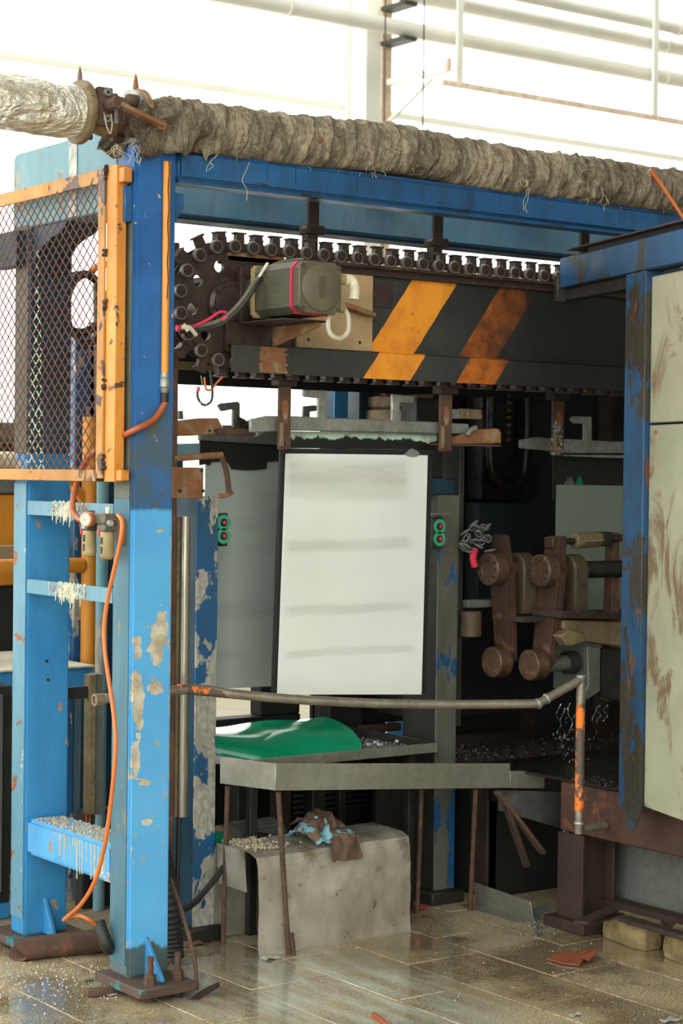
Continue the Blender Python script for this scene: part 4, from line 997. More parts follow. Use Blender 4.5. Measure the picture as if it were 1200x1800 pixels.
for i in range(n_tot):
    s = (n_top - i) * PIT + .02
    pos, a = chain_pt(s); posm, am = chain_pt(s - PIT / 2)
    loc = V((pos.x, YR, pos.z)) - O0; locm = V((posm.x, YR, posm.z)) - O0
    # a: rotation of outward normal from +Z towards -X
    ro = bpy.data.objects.new('roller', MROL); COL.objects.link(ro); ro.parent = ch; ro.location = loc + V((0, -.008, 0)); ro.rotation_euler = (0, 0, 0)
    hb2 = bpy.data.objects.new('roller_hub', MHUB); COL.objects.link(hb2); hb2.parent = ro
    lk_ = bpy.data.objects.new('link_plate', MLINK); COL.objects.link(lk_); lk_.parent = ch; lk_.location = locm; lk_.rotation_euler = (0, am, 0)
    lu = bpy.data.objects.new('lug', MLA if i % 2 else MLB); COL.objects.link(lu); lu.parent = ch; lu.location = locm + V((0, .004, 0)); lu.rotation_euler = (0, am, 0)

# suspension straps from the overhead beams
for px, lab in ((549, 'left of three rusty flat straps hanging to the chain'), (768, 'middle of three rusty flat straps hanging to the chain'), (1026, 'right of three rusty flat straps hanging to the chain')):
    x = P(px, 390, Y=.17).x; zz = P(px, 412 + (px - 549) * .1, Y=.17).z
    t = thing('hanger_strap', lab, 'strap', (x, .17, zz), 'chain girder straps')
    g = G(); g.box(x - .022, x + .022, .16, .175, zz, 2.66); part('strap_bar', g, 'rust_dark', t, .002)
    g = G(); g.box(x - .036, x + .036, .145, .20, zz - .001, zz + .03); part('clamp', g, 'rust_dark', t, .003)
    g = G(); g.box(x - .032, x + .012, .15, .19, zz - .07, zz - .0015); part('clamp_leg', g, 'rust_dark', t, .003)
    g = G(); g.hexnut((x - .04, .165, zz + .014), (0, -1, 0), .011, .03); part('bolt', g, 'oily_steel', t)
    g = G(); g.box(x - .04, x + .04, YF + .112, .598, 2.661, 2.70); part('cross_tie', g, 'dark_blue', t, .003)
# pale blue rear beam
YB = .62; zbb = P(600, 415, Y=YB).z
bb = thing('rear_beam', 'pale weathered blue beam behind the chain and front beam', 'beam', (1.4, YB + .06, zbb))
g = G(); g.box(.12, 3.0, YB, YB + .012, zbb + .02, zbb + .30); part('web_plate', g, 'beam_pale', bb, .003)
g = G(); g.box(.12, 3.0, YB - .02, YB + .1, zbb, zbb + .0195); part('lower_flange', g, 'dark_blue', bb, .006)
g = G(); g.box(.12, 3.0, YB - .02, YB + .1, zbb + .3005, zbb + .32); part('upper_flange', g, 'dark_blue', bb, .006)

# ------------------------------------------------------------------ servo motor
XM = P(440, 522, Y=.1).x + .02; ZM = P(440, 519, Y=.1).z
ye = P(566, 506, X=XM).y
mo = thing('servo_motor', 'dusty olive servo motor with red band beside the sprocket', 'motor', (XM, -.05, ZM - .09))
g = G(); g.box(XM - .085, XM + .085, .06, .085, ZM - .095, ZM + .085); part('mount_flange', g, 'rust_dark', mo, .004)
for a_, b_ in ((-.066, .064), (.066, .064), (-.066, -.072), (.066, -.072)):
    g = G(); g.hexnut((XM + a_, .0595, ZM + b_), (0, -1, 0), .011, .01); part('flange_bolt', g, 'rust_dark', mo)
g = G(); g.lathe((XM, .0595, ZM), (0, -1, 0), [(.072, 0), (.075, .01), (.075, .035), (.068, .055)], 26); part('gear_housing', g, 'motor_olive', mo)
hs = .083
def octo(y, h_, c_, dz=0): return [(XM - h_ + c_, y, ZM - h_ + dz), (XM + h_ - c_, y, ZM - h_ + dz), (XM + h_, y, ZM - h_ + c_ + dz), (XM + h_, y, ZM + h_ - c_ + dz), (XM + h_ - c_, y, ZM + h_ + dz), (XM - h_ + c_, y, ZM + h_ + dz), (XM - h_, y, ZM + h_ - c_ + dz), (XM - h_, y, ZM - h_ + c_ + dz)]
g = G(); g.prism(octo(.004, hs + .002, .012), (0, -.022, 0)); part('adaptor_plate', g, 'bowl_tan', mo, .002)
L0 = -.0185
g = G(); g.prism(octo(L0, hs, .022), (0, ye + .058 - L0, 0)); bd = part('motor_body', g, 'motor_olive', mo, .003)
for i in range(5):
    g = G(); z_ = ZM + .045 - i * .022; g.box(XM - hs - .0012, XM - hs - .0002, ye + .09, L0 - .03, z_ - .001, z_ + .001); part('rating_line', g, 'motor_cap', bd)
g = G(); g.prism(octo(ye + .0575, hs + .001, .022), (0, -.010, 0)); part('red_band', g, 'red_stripe', mo)
g = G(); g.prism(octo(ye + .047, hs - .003, .02), (0, -.030, 0)); part('end_housing', g, 'motor_olive', mo, .003)
g = G(); g.prism(octo(ye + .0165, hs - .001, .026), (0, -.008, 0)); cap = part('end_cover', g, 'motor_cap', mo, .002)
g = G(); g.lathe((XM, ye + .008, ZM), (0, -1, 0), [(.074, 0), (.074, .007), (.071, .009)], 36); part('round_cover', g, 'motor_cap', mo)
for a_, b_ in ((-.068, .068), (.068, .068), (-.068, -.068), (.068, -.068)):
    g = G(); g.lathe((XM + a_ * 1.02, ye + .0082, ZM + b_ * .98), (0, -1, 0), [(.008, 0), (.008, .004), (.004, .004), (.004, .002)], 10); part('cover_screw', g, 'motor_olive', mo)
# embossed name plate, letters reading up the cover
g = G(); yt = ye - .0012
for x0_, x1_, z0_, z1_ in ((-.011, .011, -.034, -.0325), (-.011, .011, .0325, .034), (-.011, -.0095, -.0325, .0325), (.0095, .011, -.0325, .0325)): g.box(XM + x0_, XM + x1_, yt - .001, yt + .0002, ZM + z0_, ZM + z1_)
part('name_border', g, 'motor_olive', mo)
cu_ = bpy.data.curves.new('emboss', 'FONT'); cu_.body = 'FANUC'; cu_.size = .0175; cu_.extrude = .0008; cu_.align_x = 'CENTER'; cu_.align_y = 'CENTER'; cu_.space_character = 1.05
to = bpy.data.objects.new('emboss', cu_); COL.objects.link(to)
bpy.context.view_layer.update()
me = bpy.data.meshes.new_from_object(to.evaluated_get(bpy.context.evaluated_depsgraph_get())); bpy.data.objects.remove(to, do_unlink=True)
me.materials.clear(); me.materials.append(MT['motor_olive'])
mw = Matrix.Translation(V((XM, yt - .0006, ZM)) - ORG[mo.name]) @ Matrix.Rotation(math.pi / 2, 4, 'X') @ Matrix.Rotation(math.pi / 2, 4, 'Z')
me.transform(mw); lt = bpy.data.objects.new('name_lettering', me); COL.objects.link(lt); lt.parent = mo; lt['label'] = 'raised lettering FANUC on the end cover'
# connectors on the right side
xr = XM + hs
def PXm(px, py, dy=0): q = P(px, py, X=XM + hs + .03); return q
c1 = V((xr, ye + .045, ZM + .035))
g = G(); g.cyl(c1 + V((-.004, 0, 0)), c1 + V((.045, -.002, .0)), .017, n=14); part('connector', g, 'bowl_tan', mo, .002)
g = G(); g.tube([c1 + V((.035, -.002, 0)), c1 + V((.06, -.006, -.002)), c1 + V((.068, -.012, -.028)), c1 + V((.064, -.014, -.062))], .018, 14, 5); part('elbow', g, 'cream', mo)
c2 = V((xr, ye + .05, ZM - .05))
g = G(); g.cyl(c2 + V((-.004, 0, 0)), c2 + V((.035, -.005, -.004)), .018, n=12); part('connector', g, 'bowl_tan', mo, .002)
g = G(); g.tube([c2 + V((.034, -.005, -.004)), c2 + V((.048, -.012, -.03)), c2 + V((.044, -.018, -.08)), c2 + V((.012, -.02, -.105)), c2 + V((-.026, -.018, -.09)), c2 + V((-.03, -.012, -.05)), c2 + V((-.012, -.01, -.02)), c2 + V((.01, -.004, -.004))], .0088, 10, 8, ring=.88); part('flex_loop', g, 'corrugated_white', mo)
# supply cables round the back of the motor
tp = [P(312, 577, Y=.03), P(352, 573, Y=.01), P(385, 564, Y=-.01), P(410, 545, Y=-.03), P(430, 522, Y=-.05), P(447, 497, Y=-.06), P(466, 478, Y=-.05), P(486, 467, Y=-.02), P(512, 461, Y=.0), P(530, 459, Y=.03)]
cb_ = thing('motor_cables', 'bundle of grey cables with pink tape leading to the motor', 'cable', tuple(tp[0]))
g = G(); g.tube(tp[:7], .0075, 8, 6); part('cable', g, 'cable_grey', cb_)
g = G(); g.tube([p + V((0, -.008, -.013)) for p in tp[:6]] + [tp[6]], .0065, 8, 6); part('cable', g, 'rubber', cb_)
g = G(); g.tube(tp[6:], .012, 10, 8, ring=.9); part('flex_conduit', g, 'cable_grey', cb_)
g = G(); g.tube([P(340, 574, Y=.0), P(365, 562, Y=-.005), P(385, 549, Y=-.015), P(398, 549, Y=-.02)], .005, 7, 5); part('red_wire', g, 'pink_tape', cb_)
g = G(); g.cyl(P(310, 577, Y=.025), P(322, 577, Y=.022), .011, n=10); part('tape_wrap', g, 'pink_tape', cb_)
g = G(); g.cyl(P(390, 564, Y=-.012), P(398, 558, Y=-.016), .012, n=10); part('tape_wrap', g, 'pink_tape', cb_)
g = G(); g.tube([P(320, 575, Y=.0), P(333, 576, Y=-.005), P(345, 590, Y=-.01)], .007, 7, 4); g.tube([P(322, 570, Y=.0), P(331, 582, Y=-.008)], .007, 7, 4, False); part('knotted_tie', g, 'cream', cb_)
g = G(); g.bar(P(455, 487, Y=-.075), P(470, 462, Y=-.075), .012, .004); part('cable_tie', g, 'cream', cb_)
# motor support bracket and the tan plate behind
sb_ = thing('motor_bracket', 'dark greasy bracket carrying the motor under its body', 'bracket', (XM, 0, ZM - .13))
za = P(500, 590, Y=0).z
g = G(); g.box(XM - .1, XM + .075, ye + .07, .058, ZM - .102, ZM - .0965); part('shelf', g, 'rust_dark', sb_, .002)
g = G(); g.prism([(XM + .04, .057, ZM - .1025), (XM + .04, ye + .075, ZM - .1025), (XM + .04, ye + .075, ZM - .115), (XM + .04, .057, ZM - .17)], (.012, 0, 0)); part('rib', g, 'rust_orange', sb_, .002)
g = G(); g.box(XM - .12, XM + .14, .0865, YC - .002, ZM - .19, ZM + .04); part('back_plate', g, 'oily_steel', sb_, .003)
bx0, bx1 = P(520, 560, Y=YC - .01).x, P(654, 560, Y=YC - .01).x
bz0, bz1 = P(600, 617, Y=YC - .01).z, P(620, 478, Y=YC - .01).z
tpn = thing('tan_plate', 'tan mounting plate with bolt holes right of the motor', 'plate', ((bx0 + bx1) / 2, YC - .01, bz0))
g = G(); g.box(bx0, bx1, YC - .014, YC - .0005, bz0, bz1); part('plate', g, 'wood_plate', tpn, .002)
for px, py in ((542, 597), (632, 602)):
    q = P(px, py, Y=YC - .014); g = G(); g.cyl(q + V((0, .001, 0)), q + V((0, -.0012, 0)), .0055, n=12); part('bolt_hole', g, 'soot', tpn)
q = P(620, 545, Y=YC - .03); g = G(); g.prism([(q.x - .05, YC - .0145, q.z + .022), (q.x + .075, YC - .0145, q.z - .006), (q.x + .078, YC - .0145, q.z - .022), (q.x - .05, YC - .0145, q.z + .004)], (0, -.05, 0)); part('wedge_block', g, 'rust_orange', tpn, .003)
# loose wires under the sprocket
lw = thing('loose_wires', 'tangle of loose orange and dark wires under the sprocket', 'wire', tuple(P(365, 700, Y=.1)))
g = G(); g.tube([P(369, 650, Y=.1), P(373, 685, Y=.1), P(371, 705, Y=.1), P(358, 712, Y=.1), P(348, 700, Y=.1), P(347, 685, Y=.1)], .0042, 7, 6); part('wire', g, 'wire_dark', lw)
g = G(); g.tube([P(359, 663, Y=.1), P(362, 683, Y=.1), P(370, 685, Y=.1), P(382, 672, Y=.1), P(391, 662, Y=.1)], .0036, 7, 6); part('wire', g, 'hose_orange', lw)
g = G(); g.tube([P(353, 660, Y=.09), P(356, 685, Y=.09), P(352, 705, Y=.09), P(358, 724, Y=.09)], .0012, 5, 5); g.tube([P(360, 680, Y=.09), P(363, 710, Y=.09), P(361, 715, Y=.09)], .001, 5, 4); part('wire', g, 'thread', lw)
g = G(); g.cyl(P(348, 688, Y=.098), P(349, 680, Y=.098), .006, n=8); part('connector', g, 'red_led', lw)
# ------------------------------------------------------------------ inner posts with the green-ringed push buttons
YI = .34
def inner_post(x0p, x1p, ytop, depth, label, front, side, yb):
    x0, x1 = P(x0p, 1000, Y=YI).x, P(x1p, 1000, Y=YI).x; zt_ = P(x0p, ytop, Y=YI).z
    t = thing('inner_post', label, 'post', ((x0 + x1) / 2, YI + depth / 2, 0))
    g = G(); g.box(x0, x1, YI, YI + .006, .05, zt_); part('front_flange', g, front, t, .002)
    g = G(); g.box(x0 + .001, x0 + .012, YI + .0065, YI + depth, .05, zt_); part('side_web', g, side, t, .002)
    g = G(); g.box(x0 + .0125, x1 - .002, YI + depth - .01, YI + depth, .05, zt_); part('rear_flange', g, side, t, .002)
    g = G(); g.box(x0 - .03, x1 + .03, YI - .03, YI + depth + .03, 0, .0495); part('foot_block', g, 'dark_steel', t, .006)
    return t, x0, x1, zt_
ipl, xl_, xl1, ztl = inner_post(345, 383, 872, .2, 'inner post with scraped blue paint left of the white plate', 'peeled_blue', 'dark_blue', 1650)
ipr, xr0_, xr1_, ztr = inner_post(769, 805, 870, .2, 'inner post with mostly bare grey face right of the white plate', 'peeled_grey', 'dark_steel', 1590)
# upper extensions
g = G(); g.box(xr0_ - .03, xr1_ + .01, YI + .03, YI + .15, ztr + .0005, ztr + .06); part('cap_block', g, 'dark_blue', ipr, .003)
g = G(); g.box(xr0_ - .06, xr1_ - .03, YI + .06, YI + .16, ztr + .061, ztr + .36); part('upper_box', g, 'dark_steel', ipr, .004)
x_ = P(813, 1000, Y=YI - .01).x
g = G(); g.prism([(x_ - .012, YI + .001, .66), (x_ - .012, YI + .001, 1.72), (x_ + .012, YI + .001, 1.76), (x_ + .012, YI + .001, .66)], (0, .76, 0)); sh_ = solo('side_sheet', g, 'dark_steel', 'upright dark steel sheet edge right of the inner post', 'sheet', .002)  # sheet deepened to the rear to block light entering the bay from the left
# push button pairs
def buttons(px, py, label, mat_box, w=.036, YI=YI):
    c_ = P(px, py, Y=YI - .06)
    t = thing('button_box', label, 'switch', tuple(c_ - V((0, 0, .06))), 'green-ringed push button boxes')
    g = G(); g.box(c_.x - w, c_.x + .012, YI - .055, YI - .001, c_.z - .06, c_.z + .055); part('case', g, mat_box, t, .003)
    for dz in (.022, -.024):
        q = V((c_.x - .008, YI - .0555, c_.z + dz))
        g = G(); g.ring(q, (0, -1, 0), .0275, .0135, .004, 26); part('green_ring', g, 'mint', t, .001)
        g = G(); g.hexnut(q, (0, -1, 0), .0135, .009); nt_ = part('hex_nut', g, 'rubber', t, .001)
        g = G(); g.lathe(q + V((0, -.0092, 0)), (0, -1, 0), [(.008, 0), (.008, .003), (.005, .005)], 12); part('lens', g, 'red_led', nt_)
    return t, c_
buttons(397, 930, 'pair of red push buttons in green rings on the left inner post', 'dark_steel', .012, YI + .08)
bt, bc = buttons(776, 936, 'pair of red push buttons in green rings on the right inner post', 'dark_steel')
g = G(); g.box(bc.x - .055, bc.x + .03, YI - .07, YI - .002, bc.z + .066, bc.z + .071); part('hood', g, 'steel_tray', bt, .001)
# steel tube in front of left inner post with its lead
xq = P(320, 1100, Y=.22).x; z0_, z1_ = P(320, 1435, Y=.22).z, P(320, 908, Y=.22).z
gt = thing('guide_tube', 'bright stainless half-round guide tube beside the near post', 'tube', (xq, .22, z0_))
g = G(); g.cyl((xq + .006, .22, z0_), (xq + .006, .22, z1_), .019, n=18); part('tube', g, 'stainless', gt)
g = G(); g.box(xq - .026, xq - .014, .215, .25, z0_, z1_); part('backing_strip', g, 'bracket_tan', gt, .001)
g = G(); g.tube([(xq - .004, .22, z0_ - .0005), (xq - .006, .22, z0_ - .1), (xq - .004, .23, .12), (xq + .02, .24, .01)], .008, 8, 6); part('lead', g, 'rubber', gt)
# corrugated duct standing behind the near post
a = P(308, 1690, Z=.02); g = G(); g.tube([a + V((.02, .05, .0)), a + V((.01, .055, .12)), a + V((-.01, .07, .3)), a + V((-.03, .1, .42))], .04, 14, 16, ring=.88); solo('flex_duct', g, 'rubber', 'ribbed black flexible duct rising behind the near post', 'duct')
# poker rod with shoe leaning at the post
a, b = P(349, 1745, Z=.012), P(300, 1545, X=.12)
pk = thing('hook_rod', 'thin rusty rod with flat shoe leaning by the near post', 'tool', (a.x, a.y, 0))
g = G(); g.tube([b, b * .65 + a * .35 + V((.012, 0, 0)), b * .3 + a * .7 + V((.014, 0, 0)), a + V((-.006, 0, .012))], .0068, 8, 6); part('rod', g, 'rust', pk)
pts = [P(334, 1758, Z=.004), P(352, 1755, Z=.004), P(386, 1735, Z=.03), P(386, 1728, Z=.034), P(364, 1738, Z=.016), P(348, 1748, Z=.008)]
g = G(); g.prism(pts, (0, 0, .006)); part('shoe', g, 'rust_dark', pk, .001)
# rusty arm, handle, plate at left of the first plate
YA = .205
ra = thing('bent_handle', 'rust-crusted angled arm with drooping handle above the inner post', 'arm', tuple(P(350, 830, Y=YA)))
g = G(); g.tube([P(306, 806, Y=YA), P(345, 803, Y=YA), P(390, 800, Y=YA)], .011, 8, 4); part('arm', g, 'rust_orange', ra)
g = G(); g.tube([P(388, 799, Y=YA), P(396, 822, Y=YA), P(400, 845, Y=YA), P(402, 868, Y=YA)], .010, 8, 4); part('drop', g, 'rust', ra)
g = G(); g.tube([P(385, 872, Y=YA), P(398, 870, Y=YA), P(408, 865, Y=YA)], .009, 8, 4); part('toe', g, 'rust_orange', ra)
q0, q1 = P(303, 876, Y=.187), P(358, 822, Y=.187)
pl_ = thing('rust_plate', 'square plate blotched with orange rust beside the near post', 'plate', (q0.x, .187, q0.z))
g = G(); g.box(q0.x, q1.x, .187, .199, q0.z, q1.z); part('plate', g, 'rust_orange', pl_, .002)
for px, py in ((316, 863), (356, 863), (354, 827)):
    q = P(px, py, Y=.187); g = G(); g.cyl(q, q + V((0, -.004, 0)), .006, n=8); part('rivet', g, 'rust_dark', pl_)

# ------------------------------------------------------------------ carriers, hooks and hanging plates
def wipes(name, base, shade, seed, dark=.0):
    k = NM(name); s_ = k.xyz(k.coord())
    w1 = k.noise(2.2, 4, .55, k.mapped((.35, 1, 2.6), (seed, 0, seed * .4)))
    c = k.mix(k.ramp(w1, .52, .68, 0, .8), base, shade)
    sc = k.ramp(k.noise(6, 6, .7, k.mapped((16, 1, .5), (seed, 0, 0))), .70, .735, 0, .7)
    c = k.mix(sc, c, srgb(150, 140, 132))
    c = k.mix(k.ramp(k.noise(60, 3, .6), .25, .28, 1, 0), c, srgb(120, 112, 100))
    k.set(col=c, rough=.5); k.bump(k.noise(30, 4), .05, .003); MT[name] = k.m
k = NM('white_plate'); s_ = k.xyz(k.coord())
zloc = s_[2]
c = k.mix(k.ramp(k.noise(2, 4, .5), .4, .7), srgb(222, 226, 218), srgb(208, 214, 206))
for zc_, hw, amt in ((.775, .045, .75), (.71, .03, .4), (.525, .022, .55), (.30, .018, .5), (.155, .014, .4)):
    d = k.math('ABSOLUTE', k.math('SUBTRACT', zloc, k.math('ADD', zc_, k.math('MULTIPLY', k.math('SUBTRACT', k.noise(2.4, 3, .5), .5), .05))))
    edge = k.ramp(k.math('ABSOLUTE', s_[0]), .24, .285, 1, 0)
    m = k.math('MULTIPLY', k.math('MULTIPLY', k.ramp(d, hw * .55, hw * 1.25, amt, 0), edge), k.ramp(k.noise(5, 4, .6, k.mapped((.5, 1, 3))), .3, .6, .45, 1))
    c = k.mix(m, c, srgb(176, 172, 162))
sc = k.ramp(k.noise(6, 6, .7, k.mapped((22, 1, .9), (4.4, 0, 0))), .71, .735, 0, .8); c = k.mix(sc, c, srgb(150, 140, 136))
k.set(col=c, rough=.45); MT['white_plate'] = k.m
wipes('pale_plate', srgb(168, 176, 166), srgb(140, 148, 138), 2.3)
wipes('far_plate', srgb(118, 128, 116), srgb(92, 102, 92), 5.1)  # same enamel as the other plates, bay shade put into the colour
k = NM('enamel_top'); s_ = k.xyz(k.coord('World'))
nz = k.noise(11, 7, .7); ztop = P(620, 762, Y=.2).z
c = k.mix(k.ramp(k.noise(7, 6, .65, k.mapped((1, 1, .6))), .5, .66, 0, .9), srgb(190, 216, 196), srgb(120, 96, 56))
blk = k.ramp(k.math('ADD', s_[2], k.math('MULTIPLY', k.math('SUBTRACT', k.noise(16, 7, .75, k.mapped((1, 1, .5))), .5), .09)), ztop - .018, ztop - .013, 1, 0)
c = k.mix(blk, c, srgb(22, 21, 18)); k.set(col=c, rough=.35); MT['enamel_top'] = k.m

def hookg(g, poly, Y, th=.012): g.prism([P(x, y, Y=Y) for x, y in poly], (0, th, 0))
# --- front carrier with the white plate
Y1 = .21
ca = thing('hook_carrier', 'zinc carrier bar with two square hooks above the white plate', 'carrier', tuple(P(620, 760, Y=Y1)))
g = G(); hookg(g, [(441, 737), (470, 731), (505, 731), (770, 742), (824, 745), (824, 763), (768, 762), (505, 757), (441, 760)], Y1 - .02, .016); part('bar', g, 'zinc_bar', ca, .003)
g = G(); hookg(g, [(505, 757.5), (768, 762.5), (768, 764), (505, 760)], Y1 - .032, .05); part('bar_flange', g, 'zinc_bar', ca, .001)
g = G(); hookg(g, [(534, 685), (573, 686), (573, 737), (560, 737), (560, 700), (540, 698), (534, 696)], Y1 - .021, .014); part('hook', g, 'zinc_bar', ca, .002)
g = G(); hookg(g, [(690, 693), (725, 696), (728, 701), (726, 709), (703, 707), (702, 742), (690, 741)], Y1 - .021, .014); part('hook', g, 'zinc_bar', ca, .002)
g = G(); hookg(g, [(534, 714), (556, 712), (560, 718), (560, 722), (545, 724), (545, 735), (533, 735)], Y1 + .3, .012); part('rear_hook', g, 'grey_cast', ca, .002)
g = G(); hookg(g, [(786, 719), (808, 719), (810, 736), (786, 736)], Y1 - .01, .05); part('end_block', g, 'zinc_bar', ca, .002)
g = G(); hookg(g, [(810, 718), (847, 720), (847, 737), (810, 736)], Y1 + .0, .02); eb = part('end_lug', g, 'bracket_tan', ca, .002)
q = P(818, 727, Y=Y1); g = G(); g.hexnut(q, (0, -1, 0), .008, .01); part('bolt', g, 'zinc_bar', eb)
g = G(); hookg(g, [(795, 780), (795, 770), (838, 755), (876, 753), (881, 760), (881, 780)], Y1 - .05, .02); part('end_arm', g, 'rust_orange', ca, .003)
g = G(); g.box(P(757, 770, Y=Y1).x, P(881, 780, Y=Y1 - .05).x, Y1 - .05, Y1 + .02, P(820, 784, Y=Y1 - .05).z, P(820, 780.5, Y=Y1 - .05).z); part('end_shelf', g, 'rust', ca, .001)
g = G(); g.tube([P(820, 765, Y=Y1 - .06), P(826, 757, Y=Y1 - .06), P(836, 752, Y=Y1 - .06)], .011, 8, 4); part('clamp_lump', g, 'zinc_bar', ca)
def hanger(x0p, x1p, ytop, ybot, Y, label, crust=False):
    x0, x1 = P(x0p, (ytop + ybot) / 2, Y=Y).x, P(x1p, (ytop + ybot) / 2, Y=Y).x; zt_, zb_ = P(x0p, ytop, Y=Y).z, P(x0p, ybot, Y=Y).z
    t = thing('hanger_bar', label, 'hanger', ((x0 + x1) / 2, Y, zb_), 'chain hanger bars')
    g = G(); g.box(x0, x1, Y - .012, Y, zb_, zt_ - .0205); part('bar', g, 'rust', t, .002)
    g = G(); g.box(x0 - .014, x1 + .014, Y - .03, Y + .02, zt_ - .02, zt_ + .012); part('head_clamp', g, 'rust_dark', t, .003)
    g = G(); cxf, czf = (x0 + x1) / 2, zt_ - .1; g.prism([(cxf + (x1 - x0) * .36 * math.cos(i * .57) * (.6 + .5 * abs(noise.noise(V((i * 2.3, x0 * 9, 1))))), Y - .0130, czf + .055 * math.sin(i * .57) * (.5 + .7 * abs(noise.noise(V((i * 1.9, x0 * 7, 5)))))) for i in range(11)], (0, .001, 0)); part('rust_flake', g, 'rust_orange', t)
    g = G(); g.box(x0, x0 + .012, Y - .026, Y - .0125, zb_ + .01, zb_ + .09); part('paint_curtain', g, 'bracket_tan', t, .002)
    for i in range(2):
        g = G(); g.cyl((x0 + .012 + i * .012, Y - .0125, zb_ + .02), (x0 + .012 + i * .012, Y - .015, zb_ + .02), .0035, n=8); part('rivet', g, 'soot', t)
    return t
hanger(487, 508, 668, 790, Y1 - .045, 'rusty hanger bar at the left end of the front carrier')
hanger(770, 791, 683, 793, Y1 - .045, 'rusty hanger bar at the right end of the front carrier')
# white plate (own slab) with dark backing board edge
TL, TR, BR, BL = P(503, 797, Y=Y1), P(752, 800, Y=Y1 - .01), P(741, 1221, Y=Y1 - .06), P(488, 1221, Y=Y1 - .01)
wpl = thing('white_plate', 'large bright white enamelled plate hanging at the centre', 'plate', tuple((BL + BR) / 2))
g = G(); g.prism([TL, TR, BR, BL], (0, .006, 0)); part('enamel_sheet', g, 'white_plate', wpl, .001)
e0, e1 = P(494, 790, Y=Y1 + .01), P(480, 1219, Y=Y1 + .0)
g = G(); g.prism([e0, P(761, 792, Y=Y1 + .008), P(748, 1219, Y=Y1 - .045), e1], (0, .016, 0)); part('backing_board', g, 'soot', wpl, .002)
g = G(); g.prism([P(505, 759, Y=Y1 + .004), P(768, 765, Y=Y1 + .004), P(768, 790, Y=Y1 + .004), P(504, 788, Y=Y1 + .004)], (0, .006, 0)); part('enamel_strip', g, 'enamel_top', wpl, .001)
g = G(); g.prism([P(498, 788, Y=Y1 - .002), P(762, 791, Y=Y1 - .002), P(762, 800, Y=Y1 - .002), P(498, 797, Y=Y1 - .002)], (0, .008, 0)); part('joint_band', g, 'soot', wpl, .001)
g = G(); g.prism([P(726 + 14 * math.cos(i * .52) * (.8 + .5 * noise.noise(V((i * 2.1, 1, 1)))), 797 + 8 * math.sin(i * .52) * (.8 + .5 * noise.noise(V((i * 1.7, 2, 1)))), Y=Y1 - .014) for i in range(12)], (0, .008, 0)); part('paint_blob', g, 'zinc_bar', wpl)
# --- rear-left carrier and dim plate
Y2 = .56
cb2 = thing('hook_carrier', 'dark rear carrier bar with angled hook left of the white plate', 'carrier', tuple(P(420, 780, Y=Y2)))
g = G(); hookg(g, [(352, 764), (352, 774), (492, 783), (492, 752), (462, 752), (455, 744), (440, 738), (428, 748), (392, 747), (392, 760)], Y2, .02); part('bar', g, 'grey_cast', cb2, .003)
g = G(); hookg(g, [(384, 712), (390, 709), (418, 706), (422, 709), (422, 752), (410, 752), (411, 719), (391, 723)], Y2 - .02, .016); part('hook', g, 'grey_cast', cb2, .002)
g = G(); hookg(g, [(414, 735), (418, 731), (432, 738), (440, 752), (436, 754), (422, 751)], Y2 - .06, .012); part('tongue', g, 'dark_steel', cb2, .002)
g = G(); hookg(g, [(315, 722), (322, 722), (323, 737), (315, 737)], Y2, .02); part('rear_hook', g, 'grey_cast', cb2, .002)
la = thing('carrier_arm', 'stubby rust-stained bracket arm pointing right from the near post', 'bracket', tuple(P(350, 765, Y=.25)))
g = G(); hookg(g, [(306, 740), (352, 735), (384, 735), (390, 748), (390, 762), (340, 766), (306, 767)], .25, .02); part('arm_plate', g, 'rust_orange', la, .003)
g = G(); hookg(g, [(386, 752), (448, 754), (451, 766), (384, 764)], .23, .04); part('angle_toe', g, 'rust', la, .003)
for px in (368, 378):
    q = P(px, 757, Y=.25); g = G(); g.cyl(q + V((0, .001, 0)), q + V((0, -.0012, 0)), .005, n=10); part('bolt_hole', g, 'soot', la)
g = G(); hookg(g, [(451, 740), (462, 737), (464, 762), (452, 768)], .24, .03); part('crusted_tip', g, 'zinc_bar', la, .004)
dp = thing('pale_plate', 'dim grey-green plate hanging behind, left of the white plate', 'plate', tuple(P(430, 1210, Y=Y2 + .03)))
g = G(); g.prism([P(362, 806, Y=Y2 + .03), P(500, 806, Y=Y2 + .03), P(490, 1206, Y=Y2 - .0), P(352, 1212, Y=Y2 - .0)], (0, .008, 0)); part('enamel_sheet', g, 'pale_plate', dp, .001)
g = G()
bt_ = [P(352, 770, Y=Y2 + .0205), P(494, 778, Y=Y2 + .0205)]
edge_ = [(494, 812), (484, 810), (470, 812), (468, 824), (452, 826), (430, 827), (408, 825), (403, 815), (398, 811), (372, 812), (369, 818), (362, 816), (352, 818)]
g.prism(bt_ + [P(x, y, Y=Y2 + .0205) for x, y in edge_], (0, .009, 0)); part('black_smear', g, 'soot', dp)
# grey-green shelf bits left of it
g = G(); hookg(g, [(308, 781), (352, 779), (352, 806), (308, 806)], YI + .201, .12); solo('rear_ledge', g, 'header_pale', 'grey-green ledge piece behind the crank arm', 'ledge', .003)
